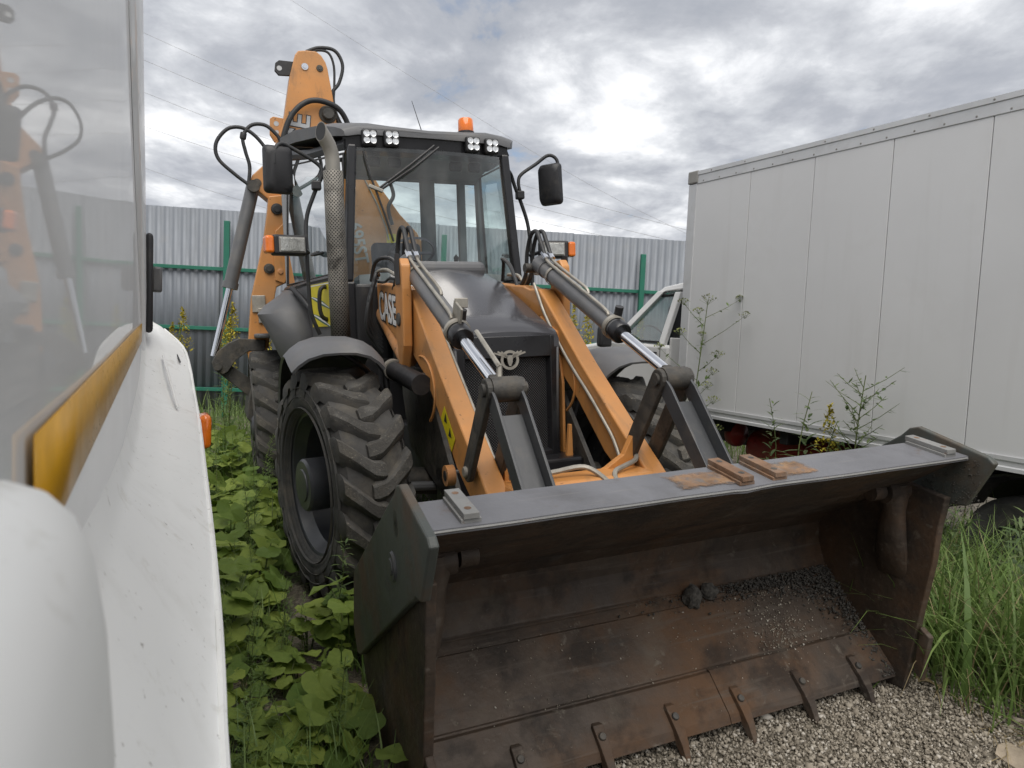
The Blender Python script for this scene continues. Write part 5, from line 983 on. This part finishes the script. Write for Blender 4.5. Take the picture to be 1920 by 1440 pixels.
# ------------------------------------------------------------------ vegetation, gravel and litter
def vo(X, Y): return X * VN.x + Y * VN.y, X * VD.x + Y * VD.y          # (offset from van line, distance along it)
def mc(X, Y, z=0.0): return MI @ Vector((X, Y, z))
def tl(X, Y): d = Vector((X, Y, 0)) - TA; return d.dot(TH), d.dot(TL)
def free(X, Y, pad=0.0):
    o, s = vo(X, Y)
    if s < 4.75 and o < 0.20 + pad: return False
    p = mc(X, Y)
    for (wx, wy) in ((-1.0, 0.4), (1.0, 0.4)):
        if abs(p.x - wx) < 0.33 + pad and abs(p.y - wy) < 0.62 + pad: return False
    for (wx, wy) in ((-1.11, 3.2), (1.11, 3.2)):
        if abs(p.x - wx) < 0.26 + pad and abs(p.y - wy) < 0.6 + pad: return False
    if abs(p.x) < 1.14 + pad and -2.2 - pad < p.y < -0.75 + pad: return False
    return True

def blades(name, pts, lmin, lmax, w, mt, label=None, lean=0.5, flat=0.0, seg=4):
    n = len(pts); P = np.array(pts, dtype=float)
    L = rng.uniform(lmin, lmax, n); az = rng.uniform(0, 2 * np.pi, n); W = w * rng.uniform(0.6, 1.3, n) * np.sqrt(L / lmax)
    th0 = np.abs(rng.normal(0, lean * 0.5, n)) + flat; bend = rng.uniform(0.4, 1.6, n) * lean * 1.4
    V = np.zeros((n, (seg + 1) * 2, 3)); pos = P.copy(); dx, dy = np.cos(az), np.sin(az)
    for k in range(seg + 1):
        t = k / seg; ww = W * (1 - t ** 1.6) + 0.0004
        V[:, 2 * k, 0] = pos[:, 0] - dy * ww; V[:, 2 * k, 1] = pos[:, 1] + dx * ww; V[:, 2 * k, 2] = pos[:, 2]
        V[:, 2 * k + 1, 0] = pos[:, 0] + dy * ww; V[:, 2 * k + 1, 1] = pos[:, 1] - dx * ww; V[:, 2 * k + 1, 2] = pos[:, 2] + ww * 0.25
        a = np.minimum(th0 + bend * t, 2.2); st = L / seg
        pos[:, 0] += dx * np.sin(a) * st; pos[:, 1] += dy * np.sin(a) * st; pos[:, 2] += np.cos(a) * st
        if flat: pos[:, 2] = np.maximum(pos[:, 2], P[:, 2] + 0.004)
    m = (seg + 1) * 2; base = np.arange(n)[:, None] * m
    F = np.concatenate([base + np.array([[2 * k, 2 * k + 1, 2 * k + 3, 2 * k + 2]]) for k in range(seg)], axis=0)
    o = fast_mesh(name, V.reshape(-1, 3), F, M[mt]); tag(o, label, kind='stuff'); return o
def scatter(n, x0, x1, y0, y1, ok, z=0.0):
    out = []; tries = 0
    while len(out) < n and tries < n * 30:
        tries += 1; X, Y = random.uniform(x0, x1), random.uniform(y0, y1)
        if ok(X, Y): out.append((X, Y, hz(X, Y) - 0.01 + z))
    return out
def clump(X, Y, sc, thr): return mnoise.noise((X * sc, Y * sc, 9.1)) > thr
blades('grass', scatter(11000, -5.0, -0.1, 2.0, 8.0, lambda X, Y: free(X, Y) and mc(X, Y).x < -0.6 and mc(X, Y).y > -2.6 and clump(X, Y, 1.6, -0.3)), 0.10, 0.36, 0.0042, 'grass', 'low grass growing between the van and the loader', 0.7)
blades('grass', scatter(7000, -6.5, 4.0, 6.3, 12.6, lambda X, Y: free(X, Y) and (tl(X, Y)[1] > 0.1 or Y > 9) and vo(X, Y)[0] > -1.5), 0.25, 0.62, 0.006, 'grass', 'tall meadow grass along the foot of the fence', 0.55)
blades('grass', scatter(6000, 1.75, 4.6, 2.55, 6.3, lambda X, Y: mc(X, Y).x > 1.17 and mc(X, Y).y > -2.1 - 0.45 * (X > 2.2) and tl(X, Y)[1] > -0.5 and free(X, Y)), 0.30, 0.85, 0.0055, 'grass', 'long arching grass beside the bucket', 0.85)
blades('grass', scatter(900, 0.2, 2.4, 4.2, 6.6, lambda X, Y: free(X, Y, 0.03) and tl(X, Y)[1] > -0.1), 0.15, 0.45, 0.005, 'grass', 'sparse grass under the loader', 0.6)
blades('grass', scatter(2600, 1.9, 4.6, 3.2, 6.4, lambda X, Y: -0.9 < tl(X, Y)[1] < 0.6 and mc(X, Y).x > 1.2), 0.25, 0.6, 0.006, 'grass', 'rank grass along the underside of the truck', 0.7)
blades('grass', scatter(420, 1.9, 3.6, 2.9, 4.9, lambda X, Y: mc(X, Y).x > 1.22 and tl(X, Y)[1] > 0.0 and free(X, Y)), 0.45, 0.9, 0.016, 'grass', 'broad-bladed sedge drooping beside the bucket', 0.95, seg=6)
blades('dry_grass', scatter(700, 1.9, 4.2, 2.7, 5.2, lambda X, Y: mc(X, Y).x > 1.2 and tl(X, Y)[1] > -0.2 and free(X, Y)), 0.3, 0.75, 0.003, 'straw', 'dead stalks standing in the long grass', 0.8)
blades('dry_grass', scatter(2600, 1.5, 3.2, 2.35, 3.9, lambda X, Y: mc(X, Y).x > 1.10 and mc(X, Y).y > -2.75 and free(X, Y) and clump(X, Y, 2.2, -0.25)), 0.10, 0.36, 0.0026, 'straw', 'dry straw lying at the edge of the gravel', 0.5, flat=1.25)
blades('dry_grass', scatter(500, -1.4, -0.2, 2.1, 3.4, lambda X, Y: free(X, Y) and mc(X, Y).x < -1.1), 0.06, 0.2, 0.002, 'straw', 'dry stalks on the ground by the van', 0.5, flat=1.2)

# loose stone
def stones(name, pts, smin, smax, mt, label, parent=None):
    n = len(pts); P = np.array(pts)
    O = np.array([[1, 0, 0], [-1, 0, 0], [0, 1, 0], [0, -1, 0], [0, 0, 1], [0, 0, -1]], float)
    V = O[None] * rng.uniform(0.6, 1.25, (n, 6, 1)) + rng.uniform(-0.28, 0.28, (n, 6, 3))
    V = V * (rng.uniform(0.7, 1.3, (n, 1, 3)) * np.array([1, 1, 0.75])) * (smin + (smax - smin) * rng.random((n, 1, 1)) ** 2.2)
    q = rng.normal(size=(n, 4)); q /= np.linalg.norm(q, axis=1)[:, None]; w, x, y, z = q.T
    Rm = np.stack([1 - 2 * (y * y + z * z), 2 * (x * y - w * z), 2 * (x * z + w * y), 2 * (x * y + w * z), 1 - 2 * (x * x + z * z), 2 * (y * z - w * x), 2 * (x * z - w * y), 2 * (y * z + w * x), 1 - 2 * (x * x + y * y)], axis=1).reshape(n, 3, 3)
    V = np.einsum('nij,nkj->nki', Rm, V) + P[:, None, :]
    F0 = np.array([[0, 2, 4], [2, 1, 4], [1, 3, 4], [3, 0, 4], [2, 0, 5], [1, 2, 5], [3, 1, 5], [0, 3, 5]])
    F = (np.arange(n)[:, None, None] * 6 + F0[None]).reshape(-1, 3)
    o = fast_mesh(name, V.reshape(-1, 3), F, M[mt], parent, smooth=False); tag(o, label, kind='stuff'); return o
def gravel_pts(n):
    out = []
    while len(out) < n:
        x, y = random.gauss(0.55, 0.9), -1.66 - abs(random.gauss(0, 0.62))
        if not (-1.3 < x < 2.2 and y > -3.3): continue
        if x > 1.25 and random.random() < (x - 1.25): continue
        w = MW @ Vector((x, y, 0)); out.append((w.x, w.y, hz(w.x, w.y) + random.uniform(-0.004, 0.014)))
    return out
stones('gravel', gravel_pts(46000), 0.0025, 0.0125, 'stone', 'pale crushed stone heaped at the bucket edge')
stones('gravel', gravel_pts(260), 0.012, 0.030, 'stone', 'larger stones lying among the crushed stone')
stones('gravel', scatter(2600, -2.2, 0.0, 2.0, 4.6, lambda X, Y: free(X, Y)), 0.004, 0.018, 'stone', 'loose stone chips among the weeds')
def fl2(x, y, h):
    t = (y + 1.39) / (-1.785 + 1.39); return MW @ (Vector((x, y, 0.485 + t * (0.105 - 0.485))) + Vector((0, -0.69, 0.72)) * h)
gp = []
for i in range(2300):
    x = 1.03 - abs(random.gauss(0, 0.38)); y = -1.40 - abs(random.gauss(0, 0.028 + 0.05 * sm01((x - 0.6) / 0.4))); 
    if x > -0.25: gp.append(tuple(fl2(x, y, random.uniform(0.0, 0.022))))
for i in range(900):
    x = 1.035 - abs(random.gauss(0, 0.05)); y = random.uniform(-1.78, -1.40); gp.append(tuple(fl2(x, y, random.uniform(0, 0.02))))
stones('grit', gp, 0.0025, 0.010, 'asphalt_clod', 'dark asphalt grit in the back corner of the bucket')
gp = [tuple(fl2(random.gauss(0.60, 0.10), min(-1.45, random.gauss(-1.58, 0.07)), 0.011 + random.uniform(0, 0.004))) for i in range(700)]
gp += [tuple(fl2(random.uniform(-0.9, 1.0), random.uniform(-1.75, -1.42), 0.011)) for i in range(350)]
stones('grit', gp, 0.0015, 0.006, 'stone', 'pale grit strewn over the bucket floor')
gp = []
for i in range(1100):
    y, z = random.uniform(-2.11, -1.86), random.uniform(0.88, 1.10)
    if random.random() < 0.7 + 0.5 * (1.0 - z): gp.append(tuple(MW @ Vector((1.080, y, z))))
stones('grit', gp, 0.001, 0.0042, 'asphalt_clod', 'grit stuck to the inside of the bucket side plate')
def lump(name, c, r, mt, label, cat, sq=(1, 1, 1)):
    bm = bmesh.new(); bmesh.ops.create_icosphere(bm, subdivisions=3, radius=1)
    for v in bm.verts:
        k = 1 + 0.35 * mnoise.noise(v.co * 1.4 + Vector(c) * 7) + 0.12 * mnoise.noise(v.co * 4.5 + Vector(c) * 3); v.co = Vector((v.co.x * sq[0], v.co.y * sq[1], v.co.z * sq[2])) * r * k
    me = bpy.data.meshes.new(name); bm.to_mesh(me); bm.free(); me.materials.append(M[mt]); o = bpy.data.objects.new(name, me); COL.objects.link(o); o.location = c; return tag(o, label, cat)
lump('asphalt_clod', fl2(0.235, -1.425, 0.03), 0.045, 'asphalt_clod', 'larger dark asphalt clod lying on the bucket floor seam', 'clod', (0.9, 0.8, 1.1))
lump('asphalt_clod', fl2(0.335, -1.415, 0.025), 0.038, 'asphalt_clod', 'smaller squarish asphalt clod beside the larger one in the bucket', 'clod', (1, 0.8, 0.9))
def scrap(name, X, Y, L, W, rz, label, cat, mt='bark', curl=0.02):
    m = MB(); rings = []
    for i in range(9):
        t = i / 8; w = W * (0.35 + 0.65 * math.sin(math.pi * min(1, 0.12 + t * 0.86)) ** 0.6) * (1 + 0.18 * mnoise.noise((t * 5, X, 2)))
        rings.append([Vector(((t - 0.5) * L, w * f, 0.012 + curl * f * f + 0.012 * math.sin(t * 5 + f))) for f in (-0.5, -0.2, 0.15, 0.5)] + [Vector(((t - 0.5) * L, w * f, 0.004 + curl * f * f + 0.012 * math.sin(t * 5 + f))) for f in (0.5, 0.15, -0.2, -0.5)])
    o = m.loft(rings).build(name, M[mt], None, 40); o.location = (X, Y, hz(X, Y) + 0.01); o.rotation_euler = (0.05, -0.08, rz); return tag(o, label, cat)
scrap('bark_scrap', 2.05, 2.66, 0.22, 0.14, 0.5, 'flat weathered piece of bark lying on the gravel', 'bark')
scrap('dry_leaf', 1.88, 3.02, 0.10, 0.032, -0.55, 'small pale dry leaf on the straw by the bucket tooth', 'leaf', 'straw', 0.008)

# broad-leaved weeds
def leaf_mesh(i):
    n = 22; V = [(0, 0, 0)]; F = []
    for j, q in enumerate((0.35, 0.7, 1.0)):
        for k in range(n):
            t = 2 * math.pi * k / n; notch = 1 - 0.62 * math.exp(-(((t - math.pi) / 0.30) ** 2))
            r = q * notch * (1 + (0.05 * math.sin(9 * t + i) + 0.07 * math.sin(4 * t + i * 2)) * (q == 1.0) + 0.06 * math.sin(2 * t + i))
            z = 0.20 * q * q * (0.6 + 0.4 * math.sin(i)) * 0.5 + 0.10 * q * math.sin(3 * t + i * 1.7) + 0.045 * q * math.cos(9 * t) - 0.10 * q * abs(math.sin(t))
            V.append((r * math.cos(t) * 1.05 + 0.25 * 0, r * math.sin(t), z))
    for k in range(n):
        a, b = 1 + k, 1 + (k + 1) % n; F.append((0, a, b)); F.append((a, a + n, b + n, b)); F.append((a + n, a + 2 * n, b + 2 * n, b + n))
    me = bpy.data.meshes.new('leaf'); me.from_pydata(V, [], F); me.materials.append(M['broad']); me.shade_smooth(); return me
LM = [leaf_mesh(i) for i in range(6)]
def broad_plant(X, Y, k, size, hgt, label, group):
    e = empty('broad_leaved_weed', label, 'weed', group, mw=Matrix.Translation((X, Y, hz(X, Y))))
    st = MB()
    for i in range(k):
        a = 2 * math.pi * (i + random.random() * 0.7) / k; rr = random.uniform(0.25, 1.0) * size * 1.5; h = hgt * random.uniform(0.55, 1.1)
        c = Vector((rr * math.cos(a), rr * math.sin(a), h)); st.tube([(0.01 * math.cos(a), 0.01 * math.sin(a), -0.02), (c.x * 0.4, c.y * 0.4, h * 0.65), tuple(c)], [0.0045, 0.0025], 5, sm=2)
        o = bpy.data.objects.new('leaf', random.choice(LM)); COL.objects.link(o); o.parent = e; o.location = c
        sc = size * random.uniform(0.65, 1.2); o.scale = (sc, sc * random.uniform(0.85, 1.1), sc * random.uniform(0.7, 1.5))
        o.rotation_euler = (random.gauss(0.0, 0.25), random.gauss(0.32, 0.25), a + random.gauss(0, 0.4))
    st.build('stem', M['stem'], e, 50)
def zone(y, big):
    if not big: return ('low clump of small bright lobed leaves by the bucket side', 'small lobed weeds by the bucket')
    if y > 2.3: return ('round-leaved weed clump beside the rear wheel and backhoe', 'round-leaved weeds by the rear wheel')
    if y > 0.4: return ('round-leaved weed clump between the van and the mudguards', 'round-leaved weeds by the mudguards')
    return ('round-leaved weed clump at the foot of the front tyre', 'round-leaved weeds by the front tyre')
cnt = 0; tries = 0
GB = 'broad-leaved weeds between the van and the loader'
placed = []
while cnt < 285 and tries < 80000:
    tries += 1
    X, Y = random.uniform(-4.2, -0.15), (random.uniform(2.1, 8.2) if tries % 3 else random.uniform(2.0, 4.2))
    if not free(X, Y, 0.04): continue
    p = mc(X, Y); o, s = vo(X, Y)
    if p.x > (-0.62 if p.y < 1.2 else -1.18) or p.x < -3.2: continue
    if any((X - a) ** 2 + (Y - b) ** 2 < (0.11 if Y > 3.3 else 0.08) ** 2 for a, b in placed): continue
    placed.append((X, Y)); big = Y > 3.3
    broad_plant(X, Y, random.randint(4, 6) if big else random.randint(3, 5), random.choice((0.055, 0.07, 0.085, 0.10, 0.125)) if big else random.uniform(0.035, 0.08), random.uniform(0.16, 0.44) if big else random.uniform(0.08, 0.22),
                *zone(p.y, big))
    cnt += 1

# upright weeds: goldenrod, mugwort, umbel
def upright(kind, seed):
    random.seed(seed); H = 1.0; st = MB(); lf = []; fl = []
    st.tube([(0, 0, -0.02), (0.01, 0.01, 0.35), (0.02 * math.sin(seed), 0.015, 0.7), (0.05 * math.sin(seed * 2.1), 0.04 * math.cos(seed), 1.0)], [0.006, 0.002], 5, sm=3)
    def blade(p, d, L, w, out, droop=0.5):
        d = Vector(d).normalized(); sd = d.cross(Vector((0, 0, 1))); sd = sd.normalized() if sd.length > 1e-3 else Vector((1, 0, 0)); q = Vector(p); ring = []
        for k in range(4):
            t = k / 3; ww = w * (0.35, 1.0, 0.75, 0.05)[k]; ring.append((q - sd * ww, q + sd * ww)); q = q + (d + Vector((0, 0, -droop * t))).normalized() * L / 3
        b = len(out); out += [x for r in ring for x in r]; return [(b + 2 * k, b + 2 * k + 1, b + 2 * k + 3, b + 2 * k + 2) for k in range(3)]
    FL, FF = [], []
    n = {'goldenrod': 46, 'mugwort': 60, 'slender': 54}[kind]
    for i in range(n):
        z = 0.06 + 0.92 * (i / n) ** 0.9; a = i * 2.4 + random.random() * 0.5; L = (0.13 if kind == 'goldenrod' else 0.12 if kind == 'mugwort' else 0.19) * (1.15 - 0.75 * z) * random.uniform(0.7, 1.2); w = 0.011 if kind == 'goldenrod' else 0.006 if kind == 'mugwort' else 0.0135
        d = (math.cos(a), math.sin(a), random.uniform(0.1, 0.9)); p = (0.03 * z * math.sin(seed * 2), 0.02 * z, z)
        FL += blade(p, d, L, w * (1.2 - 0.6 * z), lf, 0.7)
        if kind == 'mugwort':
            for q in (0.45, 0.75):
                pp = Vector(p) + Vector(d).normalized() * L * q; a2 = a + random.choice((-0.8, 0.8)); FL += blade(pp, (math.cos(a2), math.sin(a2), 0.4), L * 0.5, 0.004, lf, 0.4)
    if kind == 'goldenrod':
        for i in range(230):
            z = random.uniform(0.78, 1.10); r = 0.085 * (1.12 - z) / 0.34 * random.random() ** 0.5; a = random.uniform(0, 6.28)
            FF += blade((r * math.cos(a), r * math.sin(a), z), (random.gauss(0, 1), random.gauss(0, 1), random.gauss(0.3, 1)), 0.022, 0.007, fl, 0)
    def mk(vs, fs, m_, nm):
        me = bpy.data.meshes.new(nm); me.from_pydata([tuple(v) for v in vs], [], fs); me.materials.append(M[m_]); me.shade_smooth(); return me
    out = [('stem', None)]
    so = st.build('stem', M['stem'], None, 50); sm = so.data; bpy.data.objects.remove(so)
    res = [('stem', sm), ('leaves', mk(lf, FL, 'narrow' if kind != 'slender' else 'greyleaf', 'leaves'))]
    if FF: res.append(('flower_plume', mk(fl, FF, 'goldfl', 'flower_plume')))
    return res
KINDS = {k: [upright(k, i + 1) for i in range(4)] for k in ('goldenrod', 'mugwort', 'slender')}
random.seed(21)
def put(kind, X, Y, h, label, group, lean=0.08, z=None):
    e = empty(kind if kind != 'slender' else 'weed_stalk', label, 'weed', group, mw=Matrix.Translation((X, Y, hz(X, Y) if z is None else z)) @ Matrix.Rotation(random.uniform(0, 6.28), 4, 'Z') @ Matrix.Rotation(random.gauss(0, lean), 4, 'X') @ Matrix.Diagonal((h * random.uniform(0.85, 1.15), h, h, 1)))
    for nm, me in random.choice(KINDS[kind]):
        o = bpy.data.objects.new(nm, me); COL.objects.link(o); o.parent = e
        if nm != 'stem': o['kind'] = 'stuff'
for (X, Y, h) in ((-3.95, 8.6, 1.62), (-3.62, 8.9, 1.55), (-3.35, 8.5, 1.7), (-3.1, 9.0, 1.35), (-4.3, 8.9, 1.45), (-2.75, 9.2, 1.2), (-3.75, 9.3, 1.5), (-2.45, 8.9, 1.1), (-4.6, 8.4, 1.35), (-3.2, 8.1, 1.25)):
    put('goldenrod', X, Y, h, 'tall goldenrod with yellow plume growing before the fence beside the backhoe', 'goldenrods before the fence')
for (X, Y, h) in ((0.85, 10.4, 1.85), (1.05, 10.0, 1.8), (1.6, 10.6, 1.75), (1.35, 10.9, 1.7)):
    put('goldenrod', X, Y, h, 'goldenrod with yellow plume between the loader and the truck cab', 'goldenrods by the truck cab')
k = 0; tries = 0
while k < 85 and tries < 9000:
    tries += 1; X, Y = random.uniform(-3.8, -0.5), random.uniform(2.3, 7.6)
    p = mc(X, Y); o, s = vo(X, Y)
    if not free(X, Y, 0.02) or p.x > -1.2 or (s < 4.9 and o > 1.2) or p.x < -3.0: continue
    near = s < 4.0 and o < 0.6
    if not near and random.random() < 0.45: continue
    put('mugwort', X, Y, random.uniform(0.30, 0.5) if Y < 4 else random.uniform(0.4, 0.75), *(('feathery narrow-leaved weed rising between the van and the rear wheel', 'feathery weeds by the rear wheel') if p.y > 1.2 else ('feathery narrow-leaved weed rising between the van and the front tyre', 'feathery weeds by the front tyre') if p.y > -0.6 else ('feathery narrow-leaved weed between the van and the bucket side plate', 'feathery weeds by the bucket')), 0.2); k += 1
for (X, Y, h, lab) in ((-0.86, 3.50, 0.62, 'slim feathery weed standing against the front tyre'),):
    put('slender', X, Y, h, lab, None)
for (x, y, h, kind, lab) in ((-1.47, 0.30, 1.22, 'slender', 'single slim stalk before the second truck panel'), (-1.74, 0.32, 1.30, 'slender', 'taller drooping stalk before the third truck panel'), (-1.93, 0.28, 1.12, 'goldenrod', 'thin yellowish goldenrod against the white truck panel')):
    P_ = TA + TH * x + TL * y; put(kind, P_.x, P_.y, h, lab, None, 0.03)
k = 0
while k < 15:
    x, y = random.uniform(-4.2, -0.4), random.uniform(0.1, 0.6); P_ = TA + TH * x + TL * y
    put('slender' if k % 3 else 'mugwort', P_.x, P_.y, random.uniform(0.45, 0.85), 'leafy green weed growing under the edge of the truck body', 'weeds along the truck', 0.15); k += 1
k = 0
while k < 12:
    X, Y = random.uniform(2.1, 3.5), random.uniform(3.2, 4.9)
    if mc(X, Y).x < 1.25 or tl(X, Y)[1] < 0: continue
    put('slender', X, Y, random.uniform(0.5, 0.95), 'long-leaved weed arching out of the grass beside the bucket', 'weeds in the long grass', 0.35); k += 1
def branchy(name, base, h, nb, label, umbels, seed, mleaf):
    random.seed(seed); e = empty(name, label, 'weed', mw=Matrix.Translation(base)); st = MB(); V = []; F = []; U = []; G = []
    def top(t): return Vector((0.05 * math.sin(t * 3 + seed), 0.03 * math.cos(t * 2), h * t))
    st.tube([tuple(top(t)) for t in (0, 0.25, 0.5, 0.75, 1.0)], [0.008, 0.003], 6, sm=3)
    def leaf(p, d, L, w, out, fs):
        d = Vector(d).normalized(); s_ = d.cross(Vector((0, 0, 1))); s_ = s_.normalized() if s_.length > 1e-3 else Vector((1, 0, 0)); b = len(out)
        out.extend([p - s_ * w * 0.3, p + s_ * w * 0.3, p + d * L * 0.5 + s_ * w, p + d * L * 0.5 - s_ * w, p + d * L]); fs.extend([(b, b + 1, b + 2, b + 3), (b + 3, b + 2, b + 4)])
    def umbel(c, r):
        for i in range(26):
            a = i * 2.4; q = math.sqrt(i / 26) * r; p = c + Vector((q * math.cos(a), q * math.sin(a), 0.10 * r - q * q * 0.6 / max(r, .01))); leaf(p, (random.gauss(0, 1), random.gauss(0, 1), 0.6), 0.018, 0.008, U, G)
            if i % 2 == 0: st.tube([tuple(c - Vector((0, 0, r * 0.9))), tuple(p)], 0.0009, 3)
    for i in range(nb):
        t = 0.18 + 0.78 * i / nb; a = i * 2.3 + random.random(); p = top(t); L = h * random.uniform(0.13, 0.30) * (1.15 - 0.5 * t); d = Vector((math.cos(a), math.sin(a), random.uniform(0.5, 1.0))).normalized(); q = p + d * L
        st.tube([tuple(p), tuple(p + d * L * 0.55 - Vector((0, 0, 0.01))), tuple(q)], [0.0032, 0.0014], 4)
        for j in range(12): leaf(p + d * L * random.uniform(0.05, 0.95), (math.cos(a + random.gauss(0, 1.1)), math.sin(a + random.gauss(0, 1.1)), random.uniform(-0.4, 0.5)), random.uniform(0.03, 0.075), random.uniform(0.006, 0.014), V, F)
        if umbels and t > 0.35: umbel(q + Vector((0, 0, 0.03)), random.uniform(0.04, 0.07))
    if umbels: umbel(top(1.0) + Vector((0, 0, 0.03)), 0.085)
    st.build('stem', M['stem'], e, 50)
    def mk(vs, fs, m_, nm): me = bpy.data.meshes.new(nm); me.from_pydata([tuple(v) for v in vs], [], fs); me.materials.append(M[m_]); o = bpy.data.objects.new(nm, me); COL.objects.link(o); o.parent = e; o['kind'] = 'stuff'
    mk(V, F, mleaf, 'leaves')
    if U: mk(U, G, 'umbel', 'flower_heads')
b = TA + TH * -0.62 + TL * 0.30; branchy('umbel_plant', (b.x, b.y, hz(b.x, b.y)), 1.98, 20, 'tall branching umbel weed standing at the front corner of the truck box', True, 4, 'narrow')
b = TA + TH * -2.22 + TL * 0.30; branchy('wormwood_plant', (b.x, b.y, hz(b.x, b.y)), 1.45, 48, 'dry-looking bushy wormwood against the white truck panel by the bucket end', False, 9, 'greyleaf')
